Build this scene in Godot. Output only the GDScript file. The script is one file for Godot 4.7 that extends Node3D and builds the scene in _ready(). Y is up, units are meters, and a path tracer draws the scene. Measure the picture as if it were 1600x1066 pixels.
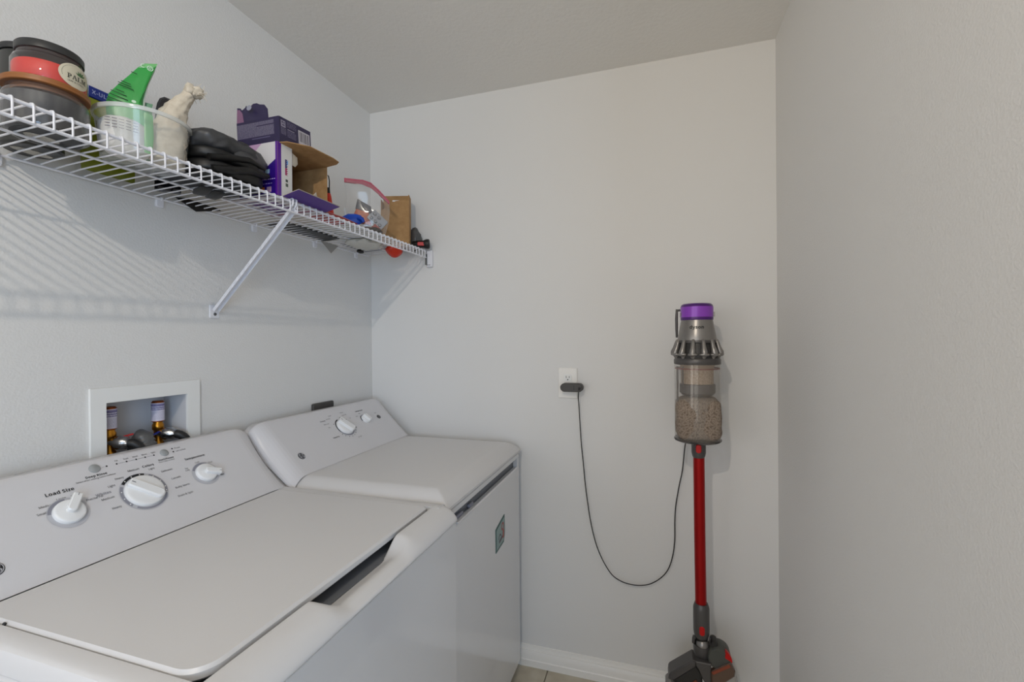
extends Node3D

const W := 1.692          # room width
const H := 2.44           # ceiling height
const D := 1.95           # where the laundry nook opens into the added, unseen hall

var base := Vector3.ZERO
var used := {}
var mt := {}

# ---------------------------------------------------------------- mesh builder
class MB:
	var st := SurfaceTool.new()
	var off := Vector3.ZERO
	var xf := Transform3D.IDENTITY
	var sg := 0

	func _init(o: Vector3):
		off = o
		st.begin(Mesh.PRIMITIVE_TRIANGLES)
		smooth()

	func smooth():
		sg += 1
		st.set_smooth_group(sg)

	func flat():
		st.set_smooth_group(-1)

	func v(p: Vector3, uv := Vector2.ZERO):
		st.set_uv(uv)
		st.add_vertex(xf * p - off)

	# counter-clockwise seen from outside
	func tri(a: Vector3, b: Vector3, c: Vector3, ua := Vector2.ZERO, ub := Vector2.ZERO, uc := Vector2.ZERO):
		v(a, ua); v(c, uc); v(b, ub)

	func quad(a: Vector3, b: Vector3, c: Vector3, d: Vector3):
		smooth()
		tri(a, b, c, Vector2(0, 1), Vector2(1, 1), Vector2(1, 0))
		tri(a, c, d, Vector2(0, 1), Vector2(1, 0), Vector2(0, 0))

	func face(pts: Array, out: Vector3):
		smooth()
		var n := Vector3.ZERO
		for i in range(1, pts.size() - 1):
			n += (pts[i] - pts[0]).cross(pts[i + 1] - pts[0])
		var ok := n.dot(out) > 0
		for i in range(1, pts.size() - 1):
			if ok: tri(pts[0], pts[i], pts[i + 1])
			else: tri(pts[0], pts[i + 1], pts[i])

	func box(c: Vector3, s: Vector3, bev := 0.0):
		var h := s * 0.5
		var g := minf(bev, minf(h.x, minf(h.y, h.z)) * 0.98)
		if g <= 0.0:
			for ax in 3:
				for sgn in [-1.0, 1.0]:
					var pts := []
					for k in [[-1, -1], [1, -1], [1, 1], [-1, 1]]:
						var p := Vector3.ZERO
						p[ax] = h[ax] * sgn
						p[(ax + 1) % 3] = h[(ax + 1) % 3] * k[0]
						p[(ax + 2) % 3] = h[(ax + 2) % 3] * k[1]
						pts.append(c + p)
					var o := Vector3.ZERO
					o[ax] = sgn
					face(pts, o)
			return
		var P := func(sx, sy, sz, ax):
			var p := Vector3((h.x - g) * sx, (h.y - g) * sy, (h.z - g) * sz)
			p[ax] = h[ax] * [sx, sy, sz][ax]
			return c + p
		for ax in 3:
			for sgn in [-1, 1]:
				var pts := []
				for k in [[-1, -1], [1, -1], [1, 1], [-1, 1]]:
					var q := [0, 0, 0]
					q[ax] = sgn; q[(ax + 1) % 3] = k[0]; q[(ax + 2) % 3] = k[1]
					pts.append(P.call(q[0], q[1], q[2], ax))
				var o := Vector3.ZERO
				o[ax] = sgn
				face(pts, o)
		for ax in 3:
			var b: int = (ax + 1) % 3
			var d: int = (ax + 2) % 3
			for k in [[-1, -1], [1, -1], [1, 1], [-1, 1]]:
				var q0 := [0, 0, 0]; var q1 := [0, 0, 0]
				q0[ax] = -1; q1[ax] = 1
				q0[b] = k[0]; q1[b] = k[0]; q0[d] = k[1]; q1[d] = k[1]
				var o := Vector3.ZERO
				o[b] = k[0]; o[d] = k[1]
				face([P.call(q0[0], q0[1], q0[2], b), P.call(q1[0], q1[1], q1[2], b), P.call(q1[0], q1[1], q1[2], d), P.call(q0[0], q0[1], q0[2], d)], o)
		for sx in [-1, 1]:
			for sy in [-1, 1]:
				for sz in [-1, 1]:
					face([P.call(sx, sy, sz, 0), P.call(sx, sy, sz, 1), P.call(sx, sy, sz, 2)], Vector3(sx, sy, sz))

	func bar(a: Vector3, b: Vector3, w: float, t: float, up := Vector3.UP, bev := 0.0):
		var z := (b - a).normalized()
		var x := up.cross(z).normalized()
		var y := z.cross(x)
		var keep := xf
		xf = xf * Transform3D(Basis(x, y, z), (a + b) * 0.5)
		box(Vector3.ZERO, Vector3(w, t, (b - a).length()), bev)
		xf = keep

	func tube(pts: Array, r, seg := 8, caps := true, namp := 0.0, squash := 1.0):
		smooth()
		var n := pts.size()
		var noise := FastNoiseLite.new()
		noise.seed = 7
		noise.frequency = 12.0
		var rings := []
		var t0: Vector3 = (pts[1] - pts[0]).normalized()
		var nx := t0.cross(Vector3.UP if absf(t0.y) < 0.9 else Vector3.RIGHT).normalized()
		for i in n:
			var t: Vector3
			if i == 0: t = t0
			elif i == n - 1: t = (pts[i] - pts[i - 1]).normalized()
			else: t = (pts[i + 1] - pts[i - 1]).normalized()
			nx = (nx - t * nx.dot(t)).normalized()
			var ny := t.cross(nx)
			var rr: float = r[i] if r is Array else r
			var ring := []
			for k in seg:
				var a := TAU * k / seg
				var q := rr
				if namp > 0.0:
					q *= 1.0 + namp * noise.get_noise_3d(cos(a) * 0.25, sin(a) * 0.25, i * 0.012 + rr)
				ring.append(pts[i] + nx * cos(a) * q + ny * sin(a) * q * squash)
			rings.append(ring)
		for i in n - 1:
			for k in seg:
				var k2 := (k + 1) % seg
				var u0 := float(k) / seg
				var u1 := float(k + 1) / seg
				var v0 := float(i) / (n - 1)
				var v1 := float(i + 1) / (n - 1)
				tri(rings[i][k], rings[i][k2], rings[i + 1][k2], Vector2(u0, v0), Vector2(u1, v0), Vector2(u1, v1))
				tri(rings[i][k], rings[i + 1][k2], rings[i + 1][k], Vector2(u0, v0), Vector2(u1, v1), Vector2(u0, v1))
		if caps:
			face(rings[0], pts[0] - pts[1])
			face(rings[n - 1], pts[n - 1] - pts[n - 2])

	# profile of (radius, height), listed from the bottom up along the outside
	func lathe(c: Vector3, prof: Array, seg := 32, bs := Basis.IDENTITY, a0 := 0.0, a1 := TAU):
		smooth()
		for i in prof.size() - 1:
			if i > 0:
				var d0: Vector2 = (prof[i] - prof[i - 1]).normalized()
				var d1: Vector2 = (prof[i + 1] - prof[i]).normalized()
				if d0.dot(d1) < 0.72: smooth()
			var p: Vector2 = prof[i]
			var q: Vector2 = prof[i + 1]
			for k in seg:
				var b0 := a0 + (a1 - a0) * k / seg
				var b1 := a0 + (a1 - a0) * (k + 1) / seg
				var A := c + bs * Vector3(p.x * cos(b0), p.y, -p.x * sin(b0))
				var B := c + bs * Vector3(p.x * cos(b1), p.y, -p.x * sin(b1))
				var C := c + bs * Vector3(q.x * cos(b1), q.y, -q.x * sin(b1))
				var E := c + bs * Vector3(q.x * cos(b0), q.y, -q.x * sin(b0))
				var u0 := float(k) / seg
				var u1 := float(k + 1) / seg
				var w0 := 1.0 - float(i) / (prof.size() - 1)
				var w1 := 1.0 - float(i + 1) / (prof.size() - 1)
				if p.x > 1e-6: tri(A, B, C, Vector2(u0, w0), Vector2(u1, w0), Vector2(u1, w1))
				if q.x > 1e-6: tri(A, C, E, Vector2(u0, w0), Vector2(u1, w1), Vector2(u0, w1))

	# f(u, v); outward is du x dv
	func grid(f: Callable, nu: int, nv: int):
		smooth()
		var P := []
		for j in nv + 1:
			var row := []
			for i in nu + 1:
				row.append(f.call(float(i) / nu, float(j) / nv))
			P.append(row)
		for j in nv:
			for i in nu:
				var a := Vector2(float(i) / nu, 1.0 - float(j) / nv)
				var b := Vector2(float(i + 1) / nu, 1.0 - float(j + 1) / nv)
				tri(P[j][i], P[j][i + 1], P[j + 1][i + 1], a, Vector2(b.x, a.y), b)
				tri(P[j][i], P[j + 1][i + 1], P[j + 1][i], a, b, Vector2(a.x, b.y))

	# polygon in the frame's xy plane, thick along its z from 0 to depth
	func prism(poly: PackedVector2Array, fr: Transform3D, depth: float, bev := 0.0):
		var pl := poly
		if Geometry2D.is_polygon_clockwise(pl):
			pl = pl.duplicate()
			pl.reverse()
		var inner := pl
		if bev > 0.0:
			var o := Geometry2D.offset_polygon(pl, -bev, Geometry2D.JOIN_MITER)
			if o.size() == 1 and o[0].size() == pl.size():
				inner = o[0]
				if Geometry2D.is_polygon_clockwise(inner): inner.reverse()
				var best := 0
				for i in inner.size():
					if inner[i].distance_to(pl[0]) < inner[best].distance_to(pl[0]): best = i
				var r := PackedVector2Array()
				for i in inner.size(): r.append(inner[(best + i) % inner.size()])
				inner = r
		var n := pl.size()
		var idx := Geometry2D.triangulate_polygon(inner)
		var T := func(p: Vector2, z: float): return fr * Vector3(p.x, p.y, z)
		smooth()
		for i in range(0, idx.size(), 3):
			var a: Vector2 = inner[idx[i]]; var b: Vector2 = inner[idx[i + 1]]; var c: Vector2 = inner[idx[i + 2]]
			if (b - a).cross(c - a) < 0:
				var t := b; b = c; c = t
			tri(T.call(a, depth), T.call(b, depth), T.call(c, depth))
		smooth()
		for i in range(0, idx.size(), 3):
			var a: Vector2 = inner[idx[i]]; var b: Vector2 = inner[idx[i + 1]]; var c: Vector2 = inner[idx[i + 2]]
			if (b - a).cross(c - a) < 0:
				var t := b; b = c; c = t
			tri(T.call(a, 0.0), T.call(c, 0.0), T.call(b, 0.0))
		var b2 := bev if inner != pl else 0.0
		var levels := [[pl, b2, pl, depth - b2]]
		if b2 > 0.0:
			levels.append([pl, depth - b2, inner, depth])
			levels.append([inner, 0.0, pl, b2])
		for L in levels:
			smooth()
			for i in n:
				var k := (i + 1) % n
				var e0: Vector2 = (pl[i] - pl[(i + n - 1) % n]).normalized()
				var e1: Vector2 = (pl[k] - pl[i]).normalized()
				if e0.dot(e1) < 0.75: smooth()
				tri(T.call(L[0][i], L[1]), T.call(L[0][k], L[1]), T.call(L[2][k], L[3]))
				tri(T.call(L[0][i], L[1]), T.call(L[2][k], L[3]), T.call(L[2][i], L[3]))

	# soft rounded lump
	func blob(c: Vector3, h: Vector3, p := 2.0, namp := 0.0, nfreq := 8.0, sd := 1, seg := 28, ridge := false):
		smooth()
		var noise := FastNoiseLite.new()
		noise.seed = sd
		noise.frequency = nfreq
		noise.fractal_octaves = 3
		if ridge: noise.fractal_type = FastNoiseLite.FRACTAL_RIDGED
		var f := func(u: float, w: float):
			var th := TAU * u
			var ph := PI * (w - 0.5)
			var d := Vector3(cos(ph) * cos(th), sin(ph), -cos(ph) * sin(th))
			var r := 1.0 / pow(pow(absf(d.x), p) + pow(absf(d.y), p) + pow(absf(d.z), p), 1.0 / p)
			var q := h * d * r
			return c + q * (1.0 + namp * noise.get_noise_3dv(c + q))
		grid(f, seg, seg / 2)

	# cushion-like bag from an outline in the frame's xy plane
	func pillow(poly: Array, fr: Transform3D, thick: float, rings := 6, namp := 0.0, sd := 3, ctr := Vector2.INF):
		var noise := FastNoiseLite.new()
		noise.seed = sd
		noise.frequency = 14.0
		var c := Vector2.ZERO
		for p in poly: c += p
		c /= poly.size()
		if ctr != Vector2.INF: c = ctr
		var area := 0.0
		for i in poly.size(): area += poly[i].cross(poly[(i + 1) % poly.size()])
		var pl := poly.duplicate()
		if area < 0: pl.reverse()
		var n := pl.size()
		for side in [1.0, -1.0]:
			smooth()
			var pt := func(i: int, k: int):
				var t := float(k) / rings
				var q: Vector2 = pl[i % n].lerp(c, t)
				var z := thick * 0.5 * sqrt(maxf(0.0, 1.0 - (1.0 - t) * (1.0 - t)))
				return fr * Vector3(q.x, q.y, side * z + namp * noise.get_noise_3d(q.x, q.y, side) * minf(1.0, t * 3.0))
			for k in rings:
				for i in n:
					var A: Vector3 = pt.call(i, k)
					var B: Vector3 = pt.call(i + 1, k)
					var Cc: Vector3 = pt.call(i + 1, k + 1)
					var E: Vector3 = pt.call(i, k + 1)
					if side > 0:
						tri(A, B, Cc)
						if k < rings - 1: tri(A, Cc, E)
					else:
						tri(A, Cc, B)
						if k < rings - 1: tri(A, E, Cc)

	# flat lettering of capital height h; f maps (x, y) of the writing to a point
	func text(s: String, h: float, f: Callable, bold := false, serif := false, width := 0.0):
		smooth()
		var tm := TextMesh.new()
		var font := SystemFont.new()
		font.font_names = PackedStringArray(["Droid Serif" if serif else "Droid Sans"])
		if bold: font.font_weight = 700
		tm.font = font
		tm.text = s
		tm.font_size = 20
		tm.curve_step = 2.0
		tm.depth = 0.0
		tm.pixel_size = h / (20.0 * 0.72)
		var arr: Array = tm.get_mesh_arrays()
		var vs: PackedVector3Array = arr[Mesh.ARRAY_VERTEX]
		var ix = arr[Mesh.ARRAY_INDEX]
		var k := 1.0
		if width > 0.0:
			var lo := 1e9; var hi := -1e9
			for p in vs:
				lo = minf(lo, p.x); hi = maxf(hi, p.x)
			k = width / maxf(hi - lo, 1e-5)
		if ix == null or ix.size() == 0:
			for p in vs: v(f.call(p.x * k, p.y))
		else:
			for i in ix: v(f.call(vs[i].x * k, vs[i].y))

	func mesh() -> ArrayMesh:
		st.generate_normals()
		return st.commit()

# ---------------------------------------------------------------- scene helpers
func M() -> MB:
	return MB.new(base)

func numbered(parent: Node, called: String) -> String:
	var key := str(parent.get_instance_id()) + called
	var n: int = used.get(key, 0)
	used[key] = n + 1
	return called if n == 0 else "%s_%03d" % [called, n]

func tag(o: Node, label: String, category := "", group := "", kind := ""):
	if label: o.set_meta("label", label)
	if category: o.set_meta("category", category)
	if group: o.set_meta("group", group)
	if kind: o.set_meta("kind", kind)

func thing(called: String, label: String, category: String, at: Vector3, group := "") -> Node3D:
	var o := Node3D.new()
	o.name = numbered(self, called)
	add_child(o, true)
	o.position = at
	base = at
	tag(o, label, category, group)
	return o

func obj(called: String, mb: MB, m: Material, parent: Node = null, label := "") -> MeshInstance3D:
	var o := MeshInstance3D.new()
	o.mesh = mb.mesh()
	o.material_override = m
	o.cast_shadow = GeometryInstance3D.SHADOW_CASTING_SETTING_ON
	var p: Node = parent if parent else self
	o.name = numbered(p, called)
	p.add_child(o, true)
	if parent == null: o.position = base
	if label: o.set_meta("label", label)
	return o

func again(src: MeshInstance3D, called: String, parent: Node, t: Transform3D) -> MeshInstance3D:
	var o := MeshInstance3D.new()
	o.mesh = src.mesh
	o.material_override = src.material_override
	o.name = numbered(parent, called)
	parent.add_child(o, true)
	o.transform = t
	return o

func mat(c: Color, rough := 0.5, metal := 0.0) -> StandardMaterial3D:
	var m := StandardMaterial3D.new()
	m.albedo_color = c
	m.roughness = rough
	m.metallic = metal
	return m

func clear(c: Color, a: float, rough := 0.05) -> StandardMaterial3D:
	var m := mat(Color(c.r, c.g, c.b, a), rough)
	m.transparency = BaseMaterial3D.TRANSPARENCY_ALPHA
	m.cull_mode = BaseMaterial3D.CULL_DISABLED
	return m

func noise_tex(freq: float, size: int, sd: int, normal: bool, strength := 4.0, ramp: Gradient = null, ridged := false) -> NoiseTexture2D:
	var n := FastNoiseLite.new()
	n.seed = sd
	n.noise_type = FastNoiseLite.TYPE_SIMPLEX_SMOOTH
	n.frequency = freq
	n.fractal_octaves = 3
	if ridged: n.fractal_type = FastNoiseLite.FRACTAL_RIDGED
	var t := NoiseTexture2D.new()
	t.width = size
	t.height = size
	t.seamless = true
	t.noise = n
	t.as_normal_map = normal
	t.bump_strength = strength
	if ramp: t.color_ramp = ramp
	return t

func ramp(a: Color, b: Color) -> Gradient:
	var g := Gradient.new()
	g.set_color(0, a)
	g.set_color(1, b)
	return g

func tri_world(m: StandardMaterial3D, s: float):
	m.uv1_triplanar = true
	m.uv1_world_triplanar = true
	m.uv1_scale = Vector3(s, s, s)

func bumpy(m: StandardMaterial3D, tex: Texture2D, k: float, s: float) -> StandardMaterial3D:
	m.normal_enabled = true
	m.normal_texture = tex
	m.normal_scale = k
	tri_world(m, s)
	return m

# height of the shelf deck's top at a depth
func dy(z: float) -> float:
	return 1.772 - 0.0085 * z

func facing(p: Vector3) -> Transform3D:      # upright plane through p that looks at the middle of the room
	var n := Vector3(1.266 - p.x, 0, 1.82 - p.z).normalized()
	var t := Vector3(n.z, 0, -n.x)
	return Transform3D(Basis(t, Vector3.UP, n), p)

func rounded(w: float, h: float, r, seg := 5) -> PackedVector2Array:    # r: one radius, or four from the lower left round
	var out := PackedVector2Array()
	var rr: Array = r if r is Array else [r, r, r, r]
	var cs := [Vector2(-w / 2, -h / 2), Vector2(w / 2, -h / 2), Vector2(w / 2, h / 2), Vector2(-w / 2, h / 2)]
	for i in 4:
		var q: float = rr[i]
		var s := Vector2(1 if i in [0, 3] else -1, 1 if i < 2 else -1)
		var ctr: Vector2 = cs[i] + s * q
		for k in seg + 1:
			var a := PI + PI / 2 * i + PI / 2 * k / seg
			out.append(ctr + Vector2(cos(a), sin(a)) * q)
	return out

func _ready():
	# camera
	var cam := Camera3D.new()
	cam.name = "camera"
	add_child(cam)
	cam.position = Vector3(1.26559, 1.36824, 1.82068)
	cam.basis = Basis(Vector3.UP, 0.304507) * Basis(Vector3.RIGHT, -0.002584) * Basis(Vector3.BACK, -0.00804)
	cam.fov = 74.5428
	cam.near = 0.02
	cam.far = 50.0
	cam.current = true
	# sky and exposure
	var env := Environment.new()
	env.background_mode = Environment.BG_SKY
	var sky := Sky.new()
	var sm := ProceduralSkyMaterial.new()
	sm.sky_top_color = Color(0.62, 0.75, 0.96)
	sm.sky_horizon_color = Color(0.70, 0.80, 0.955)
	sm.ground_bottom_color = Color(0.52, 0.53, 0.54)
	sm.ground_horizon_color = Color(0.64, 0.66, 0.68)
	sky.sky_material = sm
	env.sky = sky
	env.background_energy_multiplier = 1.0
	env.tonemap_mode = Environment.TONE_MAPPER_LINEAR
	env.tonemap_exposure = 1.05
	env.sdfgi_enabled = true
	env.ssao_enabled = true
	env.ssil_enabled = true
	var we := WorldEnvironment.new()
	we.name = "world"
	we.environment = env
	add_child(we)
	materials()
	room()
	unseen_spot(Vector3(0.93, H, 2.40), Vector3(0.93, 0.90, 0.0), 0.76)  # out of view, placed to cast the shelf and vacuum shadows
	unseen_area_light(Vector3(3.2, 1.30, 4.62), Vector3(0, 0, -1), Vector2(1.58, 1.88), 6.2, Color(0.77, 0.88, 1.0))  # out of view, placed to give the left wall cool light
	unseen_area_light(Vector3(-1.4, 1.30, 4.62), Vector3(0, 0, -1), Vector2(1.38, 1.88), 2.3, Color(1.0, 0.97, 0.93))  # out of view, placed to light the right wall
	unseen_area_light(Vector3(0.5, 1.30, 4.62), Vector3(0, 0, -1), Vector2(1.58, 1.88), 1.5, Color(1.0, 0.985, 0.95))  # added neutral fill light for the far wall
	washer()
	dryer()
	shelf()
	supply_box()
	wall_socket()
	vacuum()
	shelf_left()
	shelf_middle()
	shelf_right()

func materials():
	var peel := noise_tex(0.055, 512, 3, true, 5.0)
	mt.wall = bumpy(mat(Color(0.875, 0.87, 0.86), 0.62), peel, 0.22, 5.0)
	mt.wall_calm = bumpy(mat(Color(0.875, 0.87, 0.86), 0.62), peel, 0.07, 5.0)
	mt.ceiling = bumpy(mat(Color(0.93, 0.92, 0.90), 0.8), noise_tex(0.03, 512, 9, true, 5.0), 0.2, 3.0)
	mt.hall = mat(Color(0.90, 0.895, 0.885), 0.7)  # walls of the added unseen hall
	mt.hall_floor = mat(Color(0.66, 0.58, 0.48), 0.5)
	mt.lamp_glass = mat(Color(1, 0.97, 0.92), 0.4)
	mt.lamp_glass.emission_enabled = true
	mt.lamp_glass.emission = Color(1.0, 0.95, 0.88)
	mt.lamp_glass.emission_energy_multiplier = 2.0
	mt.trim = mat(Color(0.93, 0.92, 0.90), 0.35)
	var tile := mat(Color.WHITE, 0.35)
	tile.albedo_texture = noise_tex(0.008, 512, 21, false, 1.0, ramp(Color(0.70, 0.66, 0.58), Color(0.80, 0.77, 0.70)))
	tri_world(tile, 2.0)
	mt.tile = tile
	mt.grout = mat(Color(0.52, 0.49, 0.44), 0.9)
	mt.enamel = mat(Color(0.86, 0.855, 0.855), 0.12)           # glossy painted sheet metal
	mt.enamel.clearcoat_enabled = true
	mt.enamel.clearcoat = 0.6
	mt.enamel.clearcoat_roughness = 0.05
	mt.top = mat(Color(0.855, 0.848, 0.845), 0.36)             # satin tops and lid
	mt.panel = mat(Color(0.845, 0.838, 0.845), 0.26)
	mt.gap = mat(Color(0.20, 0.20, 0.21), 0.7)
	mt.slot = mat(Color(0.42, 0.43, 0.45), 0.45)
	mt.ink = mat(Color(0.06, 0.06, 0.07), 0.6)
	mt.ink_grey = mat(Color(0.52, 0.52, 0.55), 0.6)
	mt.ring_dark = mat(Color(0.10, 0.10, 0.11), 0.5)
	mt.ring_mid = mat(Color(0.55, 0.55, 0.59), 0.5)
	mt.ring_pale = mat(Color(0.74, 0.74, 0.76), 0.5)
	mt.button = mat(Color(0.62, 0.63, 0.63), 0.4)
	mt.knob = mat(Color(0.93, 0.93, 0.93), 0.22)
	mt.wire = mat(Color(0.90, 0.90, 0.92), 0.35)
	mt.chrome = mat(Color(0.80, 0.80, 0.80), 0.2, 1.0)
	mt.brass = mat(Color(0.72, 0.50, 0.18), 0.3, 1.0)
	mt.copper = mat(Color(0.66, 0.36, 0.20), 0.3, 1.0)
	mt.rubber = mat(Color(0.11, 0.11, 0.11), 0.5)
	mt.hose = mat(Color(0.34, 0.34, 0.34), 0.4)
	mt.red = mat(Color(0.72, 0.05, 0.04), 0.4)
	mt.blue = mat(Color(0.08, 0.16, 0.55), 0.4)
	mt.white = mat(Color(0.92, 0.92, 0.91), 0.45)
	mt.black = mat(Color(0.05, 0.05, 0.05), 0.45)
	mt.card = mat(Color.WHITE, 0.85)
	mt.card.albedo_texture = noise_tex(0.02, 256, 5, false, 1.0, ramp(Color(0.62, 0.47, 0.30), Color(0.70, 0.55, 0.37)))
	tri_world(mt.card, 6.0)

func wall_piece(mb: MB, a: Vector3, b: Vector3):
	mb.box((a + b) * 0.5, (b - a).abs())

func room():
	base = Vector3.ZERO
	var o: MeshInstance3D
	# left wall with the opening for the supply box
	var m := M()
	var z0 := 0.876; var z1 := 1.092; var y0 := 1.00; var y1 := 1.230
	wall_piece(m, Vector3(-0.12, 0, -0.12), Vector3(0, y0, D))
	wall_piece(m, Vector3(-0.12, y1, -0.12), Vector3(0, H, D))
	wall_piece(m, Vector3(-0.12, y0, -0.12), Vector3(0, y1, z0))
	wall_piece(m, Vector3(-0.12, y0, z1), Vector3(0, y1, D))
	wall_piece(m, Vector3(-0.13, y0, z0), Vector3(-0.118, y1, z1))
	o = obj("wall_left", m, mt.wall)
	tag(o, "white orange-peel textured wall behind the washer and wire shelf", "wall", "", "structure")
	m = M()
	wall_piece(m, Vector3(0, 0, -0.12), Vector3(W, H, 0))
	o = obj("wall_back", m, mt.wall_calm)
	tag(o, "smooth white far wall that carries the outlet and stick vacuum", "wall", "", "structure")
	m = M()
	wall_piece(m, Vector3(W, 0, -0.12), Vector3(W + 0.12, H, D))
	o = obj("wall_right", m, mt.wall)
	tag(o, "bare white textured wall on the right of the vacuum", "wall", "", "structure")
	m = M()
	wall_piece(m, Vector3(-2.3, H, -0.12), Vector3(4.3, H + 0.12, 4.8))
	o = obj("ceiling", m, mt.ceiling)
	tag(o, "plain off-white textured ceiling above the laundry room", "ceiling", "", "structure")
	# added unseen hall, kept wide so less lamp light bounces back
	m = M()
	wall_piece(m, Vector3(-2.3, 0, D - 0.12), Vector3(-0.12, H, D))
	wall_piece(m, Vector3(W + 0.12, 0, D - 0.12), Vector3(4.3, H, D))
	wall_piece(m, Vector3(-2.3, 0, D), Vector3(-2.18, H, 4.8))
	# its far side has three added openings behind the area lights
	wall_piece(m, Vector3(-2.18, 0, 4.68), Vector3(4.3, 0.35, 4.8))
	wall_piece(m, Vector3(-2.18, 2.25, 4.68), Vector3(4.3, H, 4.8))
	wall_piece(m, Vector3(-0.7, 0.35, 4.68), Vector3(-0.3, 2.25, 4.8))
	wall_piece(m, Vector3(1.3, 0.35, 4.68), Vector3(2.4, 2.25, 4.8))
	wall_piece(m, Vector3(4.0, 0.35, 4.68), Vector3(4.3, 2.25, 4.8))
	wall_piece(m, Vector3(4.18, 0, D), Vector3(4.3, H, 4.68))
	o = obj("wall_added_hall", m, mt.hall)
	tag(o, "added walls of an unseen hall behind the camera", "wall", "", "structure")
	m = M()
	wall_piece(m, Vector3(-2.3, -0.12, D), Vector3(4.3, 0.0, 4.8))
	o = obj("floor_added_hall", m, mt.hall_floor)
	tag(o, "brown wooden floor of the added unseen hall behind the camera", "floor", "", "structure")
	m = M()
	wall_piece(m, Vector3(-0.12, -0.12, -0.12), Vector3(W + 0.12, -0.006, D))
	var fl := obj("floor", m, mt.grout)
	tag(fl, "pale beige square-tiled floor with thin grout lines", "floor", "", "structure")
	m = M()
	m.box(Vector3.ZERO, Vector3(0.4455, 0.012, 0.4455), 0.0018)
	var first: MeshInstance3D = null
	for i in range(-1, 5):
		for k in 5:
			var x := 0.841 - 0.45 * 1.5 + 0.45 * i
			var z := 0.10 + 0.45 * k
			var lo := Vector2(maxf(x - 0.2228, 0.001), maxf(z - 0.2228, 0.001))
			var hi := Vector2(minf(x + 0.2228, W - 0.001), minf(z + 0.2228, D - 0.001))
			if hi.x - lo.x < 0.02 or hi.y - lo.y < 0.02: continue
			if hi.x - lo.x > 0.445 and hi.y - lo.y > 0.445 and first:
				again(first, "tile", fl, Transform3D(Basis.IDENTITY, Vector3(x, -0.006, z)))
				continue
			var q := M()
			q.box(Vector3.ZERO, Vector3(hi.x - lo.x, 0.012, hi.y - lo.y), 0.0018)
			var t := obj("tile", q, mt.tile, fl)
			t.position = Vector3((lo.x + hi.x) / 2, -0.006, (lo.y + hi.y) / 2)
			if hi.x - lo.x > 0.445 and hi.y - lo.y > 0.445: first = t
	# baseboards
	var prof := PackedVector2Array([Vector2(0, 0), Vector2(0.0165, 0), Vector2(0.0165, 0.026), Vector2(0.014, 0.0285), Vector2(0.0135, 0.031), Vector2(0.0125, 0.060), Vector2(0.0105, 0.0625), Vector2(0.0105, 0.0655), Vector2(0.007, 0.067), Vector2(0.0055, 0.071), Vector2(0.004, 0.082), Vector2(0.001, 0.084), Vector2(0, 0.084)])
	m = M()
	m.prism(prof, Transform3D(Basis(Vector3(0, 0, 1), Vector3.UP, Vector3(-1, 0, 0)), Vector3(W, 0, 0)), W)
	o = obj("baseboard_back", m, mt.trim)
	tag(o, "white moulded baseboard along the far wall", "baseboard", "", "structure")
	m = M()
	m.prism(prof, Transform3D(Basis(Vector3(-1, 0, 0), Vector3.UP, Vector3(0, 0, -1)), Vector3(W, 0, D)), D - 0.02)
	o = obj("baseboard_right", m, mt.trim)
	tag(o, "white moulded baseboard along the right wall", "baseboard", "", "structure")
	m = M()
	m.prism(prof, Transform3D(Basis(Vector3(1, 0, 0), Vector3.UP, Vector3(0, 0, 1)), Vector3(0, 0, 0.02)), D - 0.02)
	o = obj("baseboard_left", m, mt.trim)
	tag(o, "white moulded baseboard behind the two laundry machines", "baseboard", "", "structure")

func unseen_spot(p: Vector3, towards: Vector3, energy: float):
	var t := thing("unseen_ceiling_spotlight", "small unseen ceiling spotlight, out of view, placed to light the laundry nook", "spotlight", p)
	var m := M()
	m.lathe(p - Vector3(0, 0.012, 0), [Vector2(0, 0), Vector2(0.060, 0), Vector2(0.064, 0.004), Vector2(0.064, 0.012), Vector2(0, 0.012)], 36)
	obj("ceiling_ring", m, mt.white, t)
	var c := p + Vector3(0, -0.085, 0)
	var d := (towards - c).normalized()
	var q := Basis(Quaternion(Vector3.UP, d))
	m = M()
	m.tube([p - Vector3(0, 0.01, 0), c], 0.008, 12)
	obj("stem", m, mt.white, t)
	m = M()
	m.lathe(c - d * 0.05, [Vector2(0, 0), Vector2(0.030, 0), Vector2(0.036, 0.006), Vector2(0.036, 0.088), Vector2(0.033, 0.088), Vector2(0.032, 0.080), Vector2(0, 0.079)], 32, q)
	obj("lamp_can", m, mt.white, t)
	m = M()
	m.lathe(c - d * 0.05, [Vector2(0, 0.0795), Vector2(0.031, 0.0795), Vector2(0.030, 0.084), Vector2(0, 0.086)], 28, q)
	obj("lamp_face", m, mt.lamp_glass, t)
	var l := SpotLight3D.new()
	l.name = "lamp"
	l.light_color = Color(1.0, 0.955, 0.89)
	l.light_energy = energy
	l.light_size = 0.014
	l.spot_range = 9.0
	l.spot_attenuation = 2.0
	l.spot_angle = 56.0
	l.spot_angle_attenuation = 0.5
	l.shadow_enabled = true
	t.add_child(l)
	l.transform = Transform3D(Basis.looking_at(d, Vector3.UP), c + d * 0.056 - p)

func unseen_area_light(p: Vector3, d: Vector3, size: Vector2, energy: float, c: Color):  # soft area light out of view, standing in an added hall opening
	var l := AreaLight3D.new()
	l.name = "unseen_soft_light"
	l.light_color = c
	l.light_energy = energy
	l.area_size = size
	l.area_range = 12.0
	l.area_attenuation = 2.0
	l.shadow_enabled = true
	add_child(l)
	l.transform = Transform3D(Basis.looking_at(d, Vector3.UP), p)

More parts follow.
